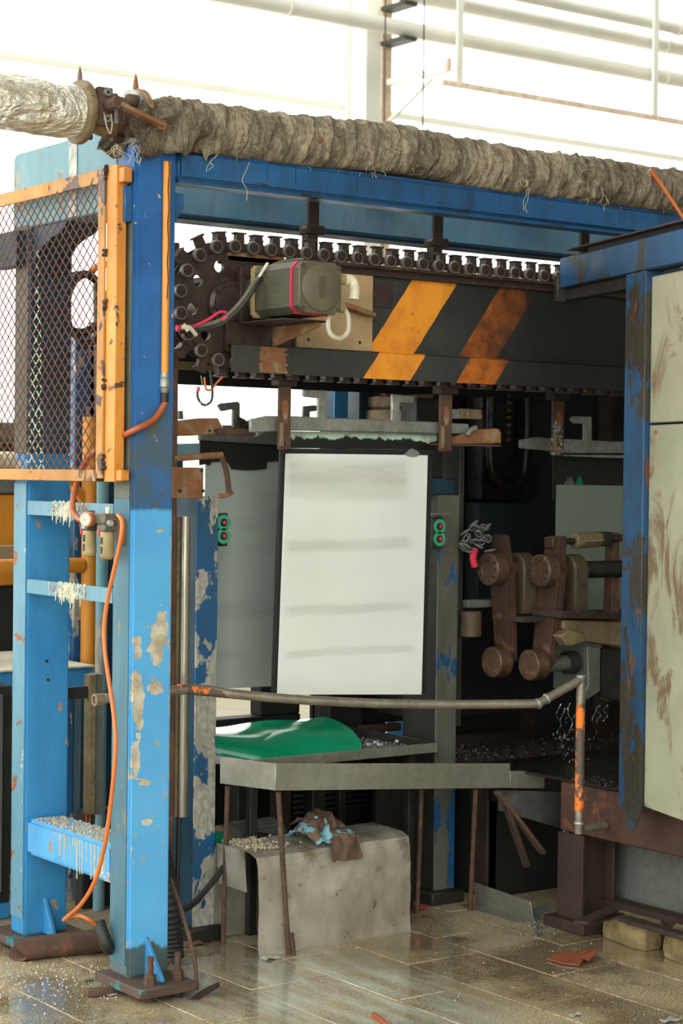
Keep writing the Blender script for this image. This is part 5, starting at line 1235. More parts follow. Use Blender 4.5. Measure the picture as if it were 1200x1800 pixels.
# --- right carrier in the dark with plate
Y3 = .52
cc3 = thing('hook_carrier', 'dark zinc carrier bar with rounded hook inside the right bay', 'carrier', tuple(P(1000, 790, Y=Y3)))
g = G(); hookg(g, [(915, 773), (945, 768), (970, 770), (1115, 777), (1115, 797), (985, 797), (960, 792), (915, 788)], Y3, .016); part('bar', g, 'zinc_bar', cc3, .003)
g = G(); hookg(g, [(1005, 733), (1008, 731), (1040, 732), (1040, 775), (1027, 775), (1027, 745), (1008, 744), (1004, 739)], Y3 - .001, .014); part('hook', g, 'zinc_bar', cc3, .002)
g = G(); hookg(g, [(985, 799), (1115, 800), (1115, 806), (990, 802)], Y3 - .02, .05); part('bar_flange', g, 'zinc_bar', cc3, .001)
hg = hanger(968, 988, 695, 800, Y3 - .05, 'crusted hanger bar in the dark right bay')
g = G(); x0 = P(968, 760, Y=Y3 - .05).x
for i in range(80):
    q = P(rr.uniform(968, 988), rr.uniform(742, 800), Y=Y3 - .063); s_ = rr.uniform(.003, .009); g.lathe(q, (0, -1, 0), [(s_, 0), (s_ * .8, .004), (s_ * .3, .007)], 6)
part('zinc_crust', g, 'zinc_bar', hg, kind='stuff')
fp3 = thing('far_plate', 'shade-darkened plate hanging in the dark right bay behind the levers', 'plate', tuple(P(1040, 1200, Y=Y3 + .03)))
g = G(); g.prism([P(979, 852, Y=Y3 + .03), P(1130, 854, Y=Y3 + .03), P(1125, 1205, Y=Y3 + .0), P(974, 1210, Y=Y3 + .0)], (0, .008, 0)); part('enamel_sheet', g, 'far_plate', fp3, .001)
g = G(); g.prism([P(972, 800, Y=Y3 + .04), P(1130, 806, Y=Y3 + .04), P(1130, 880, Y=Y3 + .04), P(972, 880, Y=Y3 + .04)], (0, .008, 0)); part('backing_board', g, 'soot', fp3, .001)
for px, pw_, m in ((1000, 9, 'grey_cast'), (1018, 6, 'green_sheet')):
    g = G(); g.prism([P(px + dx * pw_, 852 - dy, Y=Y3 + .036) for dx, dy in ((-1, 0), (-.8, 7), (-.5, 5), (-.2, 14), (.1, 9), (.4, 17), (.6, 8), (.9, 5), (1, 0))], (0, .003, 0)); part('drip_crust', g, m, fp3)

# ------------------------------------------------------------------ guard rail pipe
xv2 = 1.53; pT, pB = P(1018, 1190, X=xv2), P(1020, 1466, X=xv2)
yv = (pT.y + pB.y) / 2
rl = thing('guard_pipe', 'bowed grey pipe rail crossing in front of the white plate', 'rail', (.8, -.1, .4))
w0 = P(945, 1237, Y=yv + .02)
pts = [V((PX - .04, .02, .895)), P(330, 1212, Y=-.005), P(410, 1220, Y=-.05), P(500, 1228, Y=-.10), P(620, 1235, Y=-.17), P(740, 1238, Y=-.24), P(860, 1238, Y=-.32), w0]
g = G(); g.tube(pts, .0155, 14, 6); part('bowed_pipe', g, 'pipe_steel', rl)
k = NM('pipe_orange'); c = k.mix(k.ramp(k.noise(14, 6, .65, k.mapped((1, 1, .8), (.3, 0, 2.1))), .50, .53), srgb(84, 70, 56), srgb(226, 116, 28)); k.set(col=c, rough=.55); MT['pipe_orange'] = k.m
jT = V((xv2, yv, pT.z - .008))
g = G(); g.tube([w0, w0 * .75 + jT * .25 + V((0, 0, .0)), jT], .0152, 14, 5, smooth=False); part('rising_elbow', g, 'pipe_steel', rl)
for q_ in (w0, w0 * .8 + jT * .2):
    g = G(); d_ = (jT - w0).normalized(); g.lathe(q_ - d_ * .006, d_, [(.0165, 0), (.019, .004), (.019, .009), (.0165, .013)], 14); part('weld_bead', g, 'zinc_bar', rl)
g = G(); g.cyl((xv2, yv, pB.z), (xv2, yv, pT.z), .0155, n=16); up_ = part('upright', g, 'pipe_steel', rl)
zA, zB_ = P(1018, 1235, X=xv2).z, P(1018, 1425, X=xv2).z
g = G(); g.cyl((xv2, yv, zB_), (xv2, yv, zA), .0159, n=16); part('paint_remnant', g, 'pipe_orange', up_)
g = G(); g.ring((xv2, yv, pT.z + .0002), (0, 0, 1), .0175, .009, .006, 16); part('pipe_mouth', g, 'zinc_bar', rl)
s1 = V((xv2 + .014, yv, pB.z + .016)); s2 = V((1.655, yv + .0, pB.z + .016))
g = G(); g.cyl(s1, s2, .0145, n=14); part('foot_stub', g, 'pipe_steel', rl)
g = G(); g.lathe((xv2, yv, pB.z + .03), (0, 0, 1), [(.016, 0), (.0185, .004), (.0185, .008), (.016, .012)], 14); part('weld_bead', g, 'zinc_bar', rl)
g = G(); g.ring(V((PX - .045, .02, .895)), (1, 0, 0), .02, .012, .03, 16); part('pipe_tail', g, 'bracket_tan', rl)
g = G(); g.tube([P(312, 1210.6, Y=.003), P(360, 1215, Y=-.02), P(415, 1220.6, Y=-.052)], .0158, 14, 8); part('paint_remnant', g, 'pipe_orange', rl)
# ------------------------------------------------------------------ drain trough and rear tray
FZ = lambda x: .642 - (.642 - .561) * (x - .557) / (1.588 - .557)
A_ = V((.557, .03, FZ(.557))); L_ = V((.487, .262, .640)); B_ = V((1.588, .03, FZ(1.588)))
dt = thing('drain_trough', 'grey sheet-metal trough sloping right on rebar legs', 'trough', (1.0, .15, .45))
H_ = .09
def wall(p, q, h, t, ext=0): 
    n_ = (q - p).cross(V((0, 0, 1))).normalized() * -t
    g = G(); g.hexa([p - V((0, 0, h)), q - V((0, 0, h)), q - V((0, 0, h)) + n_, p - V((0, 0, h)) + n_, p, q, q + n_, p + n_]); return g
part('front_lip', wall(A_, B_, H_, .004), 'steel_tray', dt, .001)
part('left_lip', wall(L_, A_, H_, .004), 'steel_tray', dt, .001)
D0 = V((1.592, .03, FZ(1.59) - .026)); D1 = V((1.76, .03, P(957, 1352, Y=.03).z))
g = G(); g.hexa([V((1.5885, .029, B_.z - H_)), V((1.755, .029, P(955, 1386, Y=.03).z)), V((1.755, .034, P(955, 1386, Y=.03).z)), V((1.5885, .034, B_.z - H_)), V((1.5885, .029, B_.z - .028)), V((1.757, .029, P(957, 1356, Y=.03).z)), V((1.757, .034, P(957, 1356, Y=.03).z)), V((1.5885, .034, B_.z - .028))]); part('spout_lip', g, 'steel_tray', dt, .001)
g = G(); g.hexa([A_ + V((.002, .004, -H_ + .004)), V((1.75, .035, .47)), V((1.75, .27, .47)), L_ + V((.003, 0, -H_ + .004)), A_ + V((.002, .004, -H_ + .007)), V((1.75, .035, .473)), V((1.75, .27, .473)), L_ + V((.003, 0, -H_ + .007))]); part('trough_floor', g, 'dark_steel', dt)
for (pt, pb, nm) in ((P(489, 1392, Y=.034), P(507, 1679, Z=.0), 'a'), (P(836, 1389, Y=.04), P(826, 1600, Z=0), 'b'), (P(400, 1382, Y=.25), P(393, 1560, Y=.27), 'c'), (P(741, 1388, Y=.26), P(733, 1575, Y=.26), 'd')):
    pb = V((pb.x, pb.y, 0)); pts = [pt * (1 - t / 3) + pb * (t / 3) for t in range(4)]
    g = G(); n = 60; c_ = [pt * (1 - t / n) + pb * (t / n) for t in range(n + 1)]
    g.tube(c_, .0085, 8, 1, smooth=False, ring=1.14); part('rebar_leg', g, 'rust', dt, ang=60)
    if nm in 'ab':
        q0, q1 = c_[52] + V((.012, -.006, 0)), c_[60] + V((.014, -.008, 0)); g = G(); cc_ = [q0 * (1 - t / 8) + q1 * (t / 8) for t in range(9)]; g.tube(cc_, .0085, 8, 1, smooth=False, ring=1.14); part('rebar_splice', g, 'rust', dt, ang=60)
# rear tray, level
zt2 = P(600, 1321, Y=.27).z
rt = thing('rear_tray', 'shallow grimy tray of grit behind the trough', 'tray', (1.0, .5, zt2 - .05))
xa, xb = P(427, 1334, Y=.27).x, P(769, 1306, Y=.27).x
g = G(); g.box(xa, xb, .27, .274, zt2 - .036, zt2); part('front_rim', g, 'steel_tray', rt, .001)
g = G(); g.box(xb - .004, xb, .2745, .80, zt2 - .036, zt2); part('side_rim', g, 'dark_steel', rt, .001)
g = G(); g.box(xa, xb - .0045, .2745, .80, zt2 - .036, zt2 - .032); part('tray_floor', g, 'dark_steel', rt)
g = G(); g.box(xa, xb - .0045, .801, .805, zt2 - .036, zt2); part('rear_rim', g, 'dark_steel', rt, .001)
g = G()
for i in range(700):
    x = rr.uniform(xa + .4, xb - .02); y = rr.uniform(.285, .7); s_ = rr.uniform(.002, .008)
    g.lathe((x, y, zt2 - .0325), (rr.uniform(-.5, .5), rr.uniform(-.5, .5), 1), [(s_, 0), (s_ * 1.1, s_ * .6), (s_ * .4, s_ * 1.3)], 5)
part('metal_grit', g, 'grey_cast', rt, kind='stuff')
for i, (px, py) in enumerate(((650, 1312), (662, 1308), (668, 1312), (700, 1306))):
    q = P(px, py, Z=zt2 - .03); g = G(); g.box(q.x - .012, q.x + .01, q.y - .008, q.y + .01, q.z, q.z + .012); part('glass_chip', g, 'foil_bit', rt, .003)
for x in (xa + .06, xb - .1):
    for y in (.31, .74):
        g = G(); g.box(x, x + .03, y, y + .03, 0, zt2 - .0365); part('support', g, 'dark_steel', rt, .002)
# curled green sheet lying on the tray
gs = []
zg_t = P(500, 1274, Y=.50).z; zg_b = zt2 - .028
for i in range(15):
    row = []
    for j in range(27):
        u_, v_ = j / 26, i / 14
        vs_ = v_
        front = .292 + .10 * max(0, .25 - u_) / .25            # the front edge is cut back at the left corner
        y = front + (.56 - front) * (1 - math.cos(v_ * math.pi / 2)) ** .9
        lift = .03 * max(0, .25 - u_) / .25 * (1 - v_)
        z_ = zg_b + .004 + lift + (zg_t - zg_b) * math.sin(v_ * math.pi / 2) * (1 + .06 * u_) + .004 * math.sin(u_ * 9 + v_ * 3) + .003 * noise.noise(V((u_ * 6, v_ * 4, 3)))
        x = .548 + (1.135 - .548) * u_ + .035 * math.sin(v_ * math.pi) * (u_ - .5) - .03 * (1 - v_) * (1 if u_ > .9 else 0)
        row.append(V((x, y, z_)))
    gs.append(row)
g = G(); g.sheet(gs, .003); solo('green_sheet', g, 'green_sheet', 'glossy curled green plastic sheet lying on the grit tray', 'sheet', ang=60)
# ------------------------------------------------------------------ under the trough
# bent aluminium cover
cv = thing('metal_cover', 'bent grey sheet-metal cover standing under the trough', 'cover', (.85, .17, 0))
x0, x1, y0, y1, ht = .515, 1.158, .055, .34, .335
def cover_rows():
    rows = []
    key = [(y0 - .012, 0), (y0, .004), (y0 + .006, ht - .045), (y0 + .02, ht - .012), (y0 + .06, ht), (y1 - .05, ht + .004), (y1 - .01, ht - .012), (y1, ht - .05), (y1 + .006, .002)]
    prof = []
    for (a, b) in zip(key[:-1], key[1:]):
        n = max(1, int(math.hypot(b[0] - a[0], b[1] - a[1]) / .02))
        prof += [(a[0] + (b[0] - a[0]) * i / n, a[1] + (b[1] - a[1]) * i / n) for i in range(n)]
    prof.append(key[-1])
    for (y, z) in prof:
        row = []
        for j in range(41):
            u_ = j / 40; x = x0 + (x1 - x0) * u_
            n_ = (.010 * noise.noise(V((x * 5, y * 8, z * 6))) + .006 * abs(noise.noise(V((x * 11 + z * 9, z * 12 - x * 4, 3)))) + .003 * noise.noise(V((x * 30, y * 20, z * 30)))) * (1 if .02 < z < ht - .02 else .3)
            row.append(V((x, y + n_, z * (1 + .03 * u_) + (.004 * noise.noise(V((x * 9, y * 7, 3))) if z > .3 else 0))))
        rows.append(row)
    return rows
cut_rows = cover_rows()
# the left end of the rear leg is shorter: a torn flap
g = G(); g.sheet(cut_rows, .003); part('bent_sheet', g, 'aluminium_sheet', cv, ang=30)
g = G(); g.sheet([[V((x0 - .012 + .012 * b, y0 + .08 + .17 * a, ht + .004 - .14 * b)) for a in (0, .25, .5, .75, 1)] for b in (0, .33, .66, 1)], .003); part('torn_flap', g, 'aluminium_sheet', cv, ang=60)
g = G()
for i in range(240):
    x = rr.gauss(x0 + .07, .05); y = rr.uniform(y0 + .05, y1 - .03); s_ = rr.uniform(.002, .006)
    if x0 < x < x1: g.lathe((x, y, ht + .006), (0, 0, 1), [(s_, 0), (s_ * 1.1, s_ * .6), (s_ * .3, s_ * 1.2)], 5)
part('granule_litter', g, 'rubble', cv, kind='stuff')
# crumpled rag on top
rg = thing('rag', 'crumpled blue and brown rag on the metal cover', 'rag', (.82, .15, .33))
def crumple(x0_, x1_, y0_, y1_, z0_, amp, sd, drop=0):
    rows = []
    for i in range(28):
        row = []
        for j in range(32):
            u_, v_ = j / 31, i / 27
            x = x0_ + (x1_ - x0_) * u_; y = y0_ + (y1_ - y0_) * v_
            h_ = amp * .22 * abs(noise.fractal(V((u_ * 5 + sd, v_ * 5, sd)), .9, 2, 3)) + (.5 + .5 * math.sin(u_ * 11 + 5 * noise.noise(V((u_ * 2, v_ * 2, sd))) + v_ * 5 + sd)) * amp * .55 * (1 - abs(2 * u_ - 1) ** 3) * (1 - abs(2 * v_ - 1) ** 4) + amp * .35 * (1 - abs(2 * v_ - 1) ** 2)
            dz = -drop * max(0, .35 - v_) / .35
            row.append(V((x + .01 * noise.noise(V((u_ * 4, v_ * 4, sd))), y + .012 * noise.noise(V((u_ * 4, v_ * 4, sd + 5))), z0_ + h_ + dz)))
        rows.append(row)
    return rows
g = G(); g.sheet(crumple(.745, .93, .06, .24, ht + .012, .075, 1.3), .004); part('blue_cloth', g, 'rag_blue', rg, ang=70)
g = G(); g.sheet(crumple(.77, .90, .10, .25, ht + .05, .06, 4.1), .004); part('brown_cloth', g, 'rag_brown', rg, ang=70)
g = G(); g.sheet(crumple(.80, .92, .025, .08, ht + .012, .03, 7.7, .06), .004); part('brown_cloth', g, 'rag_brown', rg, ang=70)
# grey blower motor, cable
YBm = .46
bc_ = P(440, 1480, Y=YBm)
bl = thing('blower_motor', 'small grey motor with grille in the dark under the tray', 'motor', (bc_.x, YBm, 0))
g = G(); g.cyl((bc_.x - .10, YBm, bc_.z), (bc_.x + .12, YBm, bc_.z), .07, n=22); part('housing', g, 'grey_cast', bl, .004)
for i in range(9):
    g = G(); t = R_(20 + i * 17); g.box(bc_.x - .06, bc_.x + .1, YBm - .072 * math.cos(t) - .003, YBm - .072 * math.cos(t) + .003, bc_.z + .068 * math.sin(t), bc_.z + .068 * math.sin(t) + .012); part('fin', g, 'grey_cast', bl)
g = G(); g.lathe((bc_.x - .1005, YBm, bc_.z), (-1, 0, 0), [(.072, 0), (.072, .03), (.05, .045)], 20); part('fan_cowl', g, 'bracket_tan', bl)
g = G(); g.box(bc_.x - .02, bc_.x + .07, YBm - .13, YBm - .075, bc_.z - .03, bc_.z + .03); tb = part('terminal_box', g, 'grey_cast', bl, .004)
g = G(); q = V((bc_.x + .0, YBm - .1305, bc_.z + .015)); g.cyl(q, q + V((0, -.004, 0)), .006, n=8); part('screw', g, 'bracket_tan', tb)
g = G(); g.box(bc_.x - .08, bc_.x + .1, YBm - .06, YBm + .06, 0, bc_.z - .066); part('plinth', g, 'dark_steel', bl, .004)
g = G(); g.tube([P(470, 1470, Y=.34), P(440, 1468, Y=.33), P(418, 1485, Y=.32), P(396, 1520, Y=.28), P(365, 1560, Y=.24), P(335, 1592, Y=.2), P(300, 1605, Y=.16)], .011, 10, 7); solo('black_cable', g, 'rubber', 'thick black cable drooping left from the grey motor', 'cable')
# machine base; its dark rear panels fill in the shade under the tray
mb = thing('machine_base', 'dark machine underframe behind the tray and trough', 'machine', (1.1, 1.0, 0))
g = G(); g.box(.75, 1.75, .98, 1.04, .0, .60); part('shade_panel', g, 'dark_wall', mb, .004)
g = G(); g.box(.36, .75, .98, 1.04, .0, .36); part('shade_panel', g, 'dark_wall', mb, .004)
xd0, xd1 = P(384, 1300, Y=.85).x, P(520, 1300, Y=.85).x
zd0, zd1 = P(450, 1308, Y=.85).z, P(450, 1258, Y=.85).z
g = G(); g.box(xd0 - .3, xd1, .82, .9, zd0 - .1, zd1); part('cross_beam', g, 'soot', mb, .004)
xk0 = P(457, 1250, Y=.83).x
g = G(); g.box(xk0, xd1, .825, .90, zd1 + .0005, zd1 + .34); part('rear_stanchion', g, 'soot', mb, .004)
xk1, xk2 = P(578, 1250, Y=.83).x, P(636, 1250, Y=.83).x
g = G(); g.box(xk1, xk2, .825, .93, 0, 1.1); part('rear_stanchion', g, 'soot', mb, .004)
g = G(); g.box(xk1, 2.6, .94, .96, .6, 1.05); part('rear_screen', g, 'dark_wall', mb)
g = G(); zt_ = P(640, 1275, Y=.8).z; g.box(P(632, 1280, Y=.8).x, P(700, 1280, Y=.8).x, .78, .82, zt_ - .03, zt_); part('rust_block', g, 'rust', mb, .003)
for i, (px, yy) in enumerate(((430, .7), (500, .75), (560, .72), (680, .7))):
    q = P(px, 1480, Y=yy); g = G(); g.box(q.x - .03, q.x + .03, yy, yy + .06, 0, zt2 - .037); part('leg', g, ('dark_steel', 'rust_dark')[i % 2], mb, .003)
g = G()
for i in range(6): g.box(P(510, 1440, Y=.8).x, P(640, 1440, Y=.8).x, .78, .86, .30 + i * .022, .314 + i * .022)
part('stacked_slats', g, 'dark_steel', mb, .002)
# green crate sliver
q = P(375, 1530, Y=.42); g = G(); g.box(q.x - .05, q.x + .05, .42, .56, .0, P(375, 1465, Y=.42).z); solo('green_box', g, 'green_sheet', 'green plastic box half hidden by the left inner post', 'box', .006)
# red cloth scrap
q = P(738, 1597, Z=.004); g = G(); g.sheet([[V((q.x - .03 + .012 * j, q.y - .015 + .012 * i, .006 + .014 * abs(noise.noise(V((i * .9, j * .8, 2)))))) for j in range(6)] for i in range(4)], .002); solo('red_scrap', g, 'cloth_red', 'small crumpled pink-red scrap behind the metal cover', 'scrap', ang=60)

# ------------------------------------------------------------------ rear columns seen above the carrier
YQ = 1.0
def rear_col(px0, px1, Y, mat, label, z0=.0, z1=2.3, d=.12, name='rear_column'):
    x0_, x1_ = P(px0, 700, Y=Y).x, P(px1, 700, Y=Y).x; g = G(); g.box(x0_, x1_, Y, Y + d, z0, z1); return solo(name, g, mat, label, 'column', .004)
t = thing('rear_column', 'blue rear channel column just right of the bright gap', 'column', (P(610, 700, Y=YQ).x, YQ, 0))
xa_, xb_, xc_ = P(588, 700, Y=YQ).x, P(612, 700, Y=YQ).x, P(640, 700, Y=YQ).x
g = G(); g.box(xa_, xb_, YQ, YQ + .01, 0, 2.1); part('flange', g, 'column_blue', t, .002)
g = G(); g.box(xa_, xa_ + .01, YQ + .0105, YQ + .1, 0, 2.1); part('web', g, 'dark_blue', t, .002)
rear_col(632, 671, YQ + .02, 'dark_blue', 'dull blue-grey rear column between the blue channel and tan board')
rear_col(676, 717, YQ - .02, 'wood_plate', 'upright tan board behind the right hook of the front carrier', .9, 2.05, .03, 'tan_board')
rear_col(718, 738, YQ + .03, 'column_blue', 'narrow blue rear column beside the upright tan board')
bk = thing('tan_bracket', 'tan cut-out bracket behind the right hanger bar', 'bracket', tuple(P(750, 735, Y=.7)))
g = G(); hookg(g, [(732, 694), (762, 691), (762, 713), (748, 713), (738, 717), (731, 712)], .7, .32); part('upper_lug', g, 'bracket_tan', bk, .003)
g = G(); hookg(g, [(731, 718), (762, 716), (762, 740), (731, 740)], .69, .33); part('lower_lug', g, 'bracket_tan', bk, .003)
# dark bay: rear wall, right wall, tank
by = thing('spray_bay', 'dark enclosed bay behind the levers on the right', 'booth', (2.2, .8, 0))
xw0 = P(745, 700, Y=1.12).x
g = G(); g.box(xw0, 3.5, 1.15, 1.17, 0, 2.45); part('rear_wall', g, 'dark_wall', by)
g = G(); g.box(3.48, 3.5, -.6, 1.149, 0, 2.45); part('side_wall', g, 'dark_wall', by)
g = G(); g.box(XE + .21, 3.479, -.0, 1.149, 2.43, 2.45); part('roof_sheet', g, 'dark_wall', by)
for px0, px1, m in ((922, 948, 'rust_dark'), (1053, 1077, 'rust_dark'), (950, 1050, 'dark_back')):
    xa_, xb_ = P(px0, 740, Y=1.1).x, P(px1, 740, Y=1.1).x; g = G(); g.box(xa_, xb_, 1.1 + (.02 if m == 'dark_back' else 0), 1.149, 0, 2.2); part('wall_rib', g, m, by, .003)
xa_, xb_ = P(846, 900, Y=.98).x, P(945, 900, Y=.98).x
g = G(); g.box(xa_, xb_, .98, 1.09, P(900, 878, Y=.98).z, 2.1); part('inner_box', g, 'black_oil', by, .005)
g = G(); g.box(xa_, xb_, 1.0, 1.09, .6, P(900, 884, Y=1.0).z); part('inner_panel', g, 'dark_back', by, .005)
g = G(); cc_ = P(890, 790, Y=.94); g.tube([cc_ + V((-.09, 0, .22)), cc_ + V((-.09, 0, -.04)), cc_ + V((-.05, 0, -.13)), cc_ + V((.02, 0, -.16)), cc_ + V((.09, 0, -.12)), cc_ + V((.11, 0, -.02)), cc_ + V((.11, 0, .22))], .022, 10, 5); part('chain_guard', g, 'black_oil', by)
for i in range(7):
    q = P(893, 695 + i * 13, Y=.92); g = G(); g.lathe(q, (0, -1, 0), [(.012, 0), (.013, .01), (.006, .016)], 10); part('chain_pin', g, 'oily_steel', by)
# tank with wet gritty top
zk = P(860, 1325, Y=.5).z
tk = thing('wash_tank', 'dark wet tank with glittering grit under the levers', 'tank', (2.2, .4, 0))
g = G(); g.box(1.72, 3.4, .30, 1.08, 0, zk - .03); part('tank_body', g, 'dark_wall', tk, .005)
k = NM('wet_grit'); f = k.noise(90, 4, .7); k.set(col=k.mix(f, srgb(40, 30, 22), srgb(96, 78, 62)), rough=.12); k.bump(f, 1.0, .02); MT['wet_grit'] = k.m
g = G(); g.box(1.74, 3.38, .32, 1.06, zk - .0295, zk - .01); part('wet_surface', g, 'wet_grit', tk)
g = G(); g.box(1.72, 3.4, .285, .2995, zk - .14, zk); part('rim', g, 'black_oil', tk, .002)
g = G()
for i in range(600):
    x = rr.uniform(1.76, 2.9); y = rr.uniform(.33, .8); s_ = rr.uniform(.003, .009); g.lathe((x, y, zk - .0105), (rr.uniform(-.6, .6), rr.uniform(-.6, .6), 1), [(s_, 0), (s_ * 1.1, s_ * .6), (s_ * .3, s_ * 1.2)], 5)
part('wet_chips', g, 'black_oil', tk, kind='stuff')

# ------------------------------------------------------------------ lever linkage
YLv = .12
def lever(bx, by, ex, ey, Y, label, w0, w1):
    top, bot = P(bx, by, Y=Y), P(ex, ey, Y=Y)
    t = thing('crank_lever', label, 'lever', tuple(bot - V((0, 0, .06))), 'rust-brown crank levers')
    d = (bot - top); L = d.length; dn = d / L; sd = V((0, 1, 0))      # lever lies in a plane facing -X
    def blk(a, b, wa, wb, xo, th):
        g = G(); p, q = top + dn * a, top + dn * b
        g.hexa([p + sd * (-wa) + V((xo, 0, 0)), p + sd * wa + V((xo, 0, 0)), p + sd * wa + V((xo + th, 0, 0)), p + sd * (-wa) + V((xo + th, 0, 0)), q + sd * (-wb) + V((xo, 0, 0)), q + sd * wb + V((xo, 0, 0)), q + sd * wb + V((xo + th, 0, 0)), q + sd * (-wb) + V((xo + th, 0, 0))]); return g
    part('arm', blk(.0, L, w0, w1, 0, .035), 'lever_brown', t, .008, 2)
    part('upper_tab', blk(-.13, -.0005, w0 * .62, w0 * .9, .002, .03), 'lever_brown', t, .006, 2)
    g = G(); g.lathe(top + V((-.0005, 0, 0)), (-1, 0, 0), [(.062, 0), (.062, .05), (.056, .056), (.036, .056), (.033, .048), (.02, .048)], 30); hb_ = part('upper_boss', g, 'boss_brown', t)
    for i in range(10):
        a = i * math.pi / 5; g = G(); g.hexnut(top + V((-.0562, math.cos(a) * .046, math.sin(a) * .046)), (-1, 0, 0), .0055, .005); part('bolt', g, 'rust_dark', hb_)
    g = G(); g.lathe(bot + V((-.0005, 0, 0)), (-1, 0, 0), [(.058, 0), (.058, .055), (.053, .06)], 30); b2 = part('lower_boss', g, 'boss_brown', t)
    for i in range(6):
        a = i * math.pi / 3; g = G(); g.cyl(bot + V((-.0602, math.cos(a) * .045, math.sin(a) * .045)), bot + V((-.0622, math.cos(a) * .045, math.sin(a) * .045)), .004, n=8); part('bolt', g, 'rust_dark', b2)
    return t, top, bot
lv1, t1, b1 = lever(876, 1000, 884, 1163, .24, 'rust-brown crank lever beside the right inner post', .062, .05)
lv2, t2, b2_ = lever(966, 1003, 949, 1168, .12, 'rust-brown crank lever below the grey cylinder, right of its twin', .066, .056)
sh = thing('lever_shaft', 'dark shaft with bearing blocks behind the crank levers', 'shaft', (2.1, .2, t1.z))
for t_, m in ((t1, 'boss_brown'), (t2, 'boss_brown')):
    g = G(); g.cyl(t_ + V((.036, 0, 0)), t_ + V((.075, 0, 0)), .028, n=18); part('journal', g, 'boss_brown', sh)
    q = t_ + V((.0755, 0, 0)); g = G(); pol = [(q.x, q.y - .06, q.z - .17), (q.x, q.y - .06, q.z)] + [(q.x, q.y - .06 * math.cos(i * math.pi / 10), q.z + .06 * math.sin(i * math.pi / 10)) for i in range(1, 10)] + [(q.x, q.y + .06, q.z), (q.x, q.y + .06, q.z - .17)]
    g.prism(pol, (.07, 0, 0)); part('bearing_block', g, 'block_dark', sh, .006)
g = G(); g.cyl(t2 + V((.146, 0, 0)), t2 + V((.6, 0, 0)), .033, n=18); part('shaft_rod', g, 'dark_steel', sh)
g = G(); q = t2 + V((.0, .0, -.175)); g.box(t1.x + .02, 2.75, .12, .30, q.z - .016, q.z + .004); part('bed_plate', g, 'rust_dark', sh, .003)
g = G(); q = P(1000, 1075, Y=.15); g.box(q.x - .05, q.x + .05, .1, .14, q.z, q.z + .03); part('bed_lug', g, 'rust_dark', sh, .004)
g = G(); g.cyl(b2_ + V((.036, 0, 0)), b2_ + V((.13, 0, 0)), .03, n=16); part('crank_pin', g, 'grey_cast', sh)
g = G(); g.cyl(b2_ + V((.131, 0, 0)), b2_ + V((.17, 0, 0)), .045, n=16); part('crank_pin_head', g, 'dark_steel', sh)
q = P(840, 1095, Y=.3); g = G(); g.cyl(q + V((-.035, 0, -.05)), q + V((-.035, 0, .045)), .04, n=18); part('round_lug', g, 'block_dark', sh, .003)
g = G(); q0 = P(820, 1055, Y=.33); g.box(q0.x, q0.x + .12, .32, .36, q0.z - .03, q0.z + .0); part('bed_rail', g, 'grey_cast', sh, .003)
# cylinder joining the second lever
YCy = .13
cy = thing('pneumatic_cylinder', 'grubby silver cylinder above the second crank lever', 'cylinder', tuple(P(1040, 965, Y=YCy)))
a, b = P(1008, 951, Y=YCy), P(1052, 948, Y=YCy)
g = G(); g.lathe(a, (b - a), [(.024, 0), (.03, .004), (.03, (b - a).length - .004), (.024, (b - a).length)], 14); g2 = part('barrel', g, 'bracket_tan', cy, ang=30)
g = G(); d_ = (b - a).normalized(); g.bar(a + d_ * .02 + V((0, -.031, 0)), b - d_ * .02 + V((0, -.031, 0)), .004, .04, (0, 1, 0)); part('rating_plate', g, 'zinc_bar', g2)
g = G(); g.bar(b + d_ * .001, b + d_ * .05, .05, .055); part('end_cap', g, 'dark_steel', cy, .004)
g = G(); g.cyl(b + d_ * .0505, b + d_ * .13, .014, n=12); part('tail_rod', g, 'rust_dark', cy)
g = G(); g.cyl(a - d_ * .055, a - d_ * .0005, .012, n=12); part('piston_rod', g, 'dark_steel', cy)
g = G(); g.bar(a - d_ * .13, a - d_ * .056, .05, .042); part('clevis', g, 'lever_brown', cy, .004)
g = G(); p_ = P(1083, 950, Y=YCy); g.hexa([p_ + V((-.03, 0, -.62)), p_ + V((.03, 0, -.62)), p_ + V((.03, .05, -.62)), p_ + V((-.03, .05, -.62)), p_ + V((-.012, 0, .03)), p_ + V((.02, 0, .03)), p_ + V((.02, .05, .03)), p_ + V((-.012, .05, .03))]); part('tail_bracket', g, 'rust', cy, .004)
g = G(); c_ = P(836, 945, Y=.26); q = c_ + V((-.05, 0, .03))
for i in range(22):
    q = c_ + V((.055 * math.sin(i * 1.1), .018 * math.cos(i * 1.7), .04 * math.cos(i * .7) + .01 * math.sin(i * 2.3)))
    ax1 = V((rr.uniform(-1, 1), rr.uniform(-1, 1), rr.uniform(-1, 1))).normalized(); ax2 = frame(ax1)[0]
    g.tube([q + ax1 * math.cos(t_ * math.pi / 4) * .019 + ax2 * math.sin(t_ * math.pi / 4) * .011 for t_ in range(9)], .0042, 6, 3)
cl = solo('chain_tangle', g, 'grey_cast', 'tangle of loose chain at the top of the first lever', 'chain')
g = G(); g.tube([P(834, 965, Y=.27), P(831, 980, Y=.265), P(834, 995, Y=.27)], .013, 8, 4); solo('red_tag', g, 'cloth_red', 'red tag hanging under the chain tangle', 'tag')
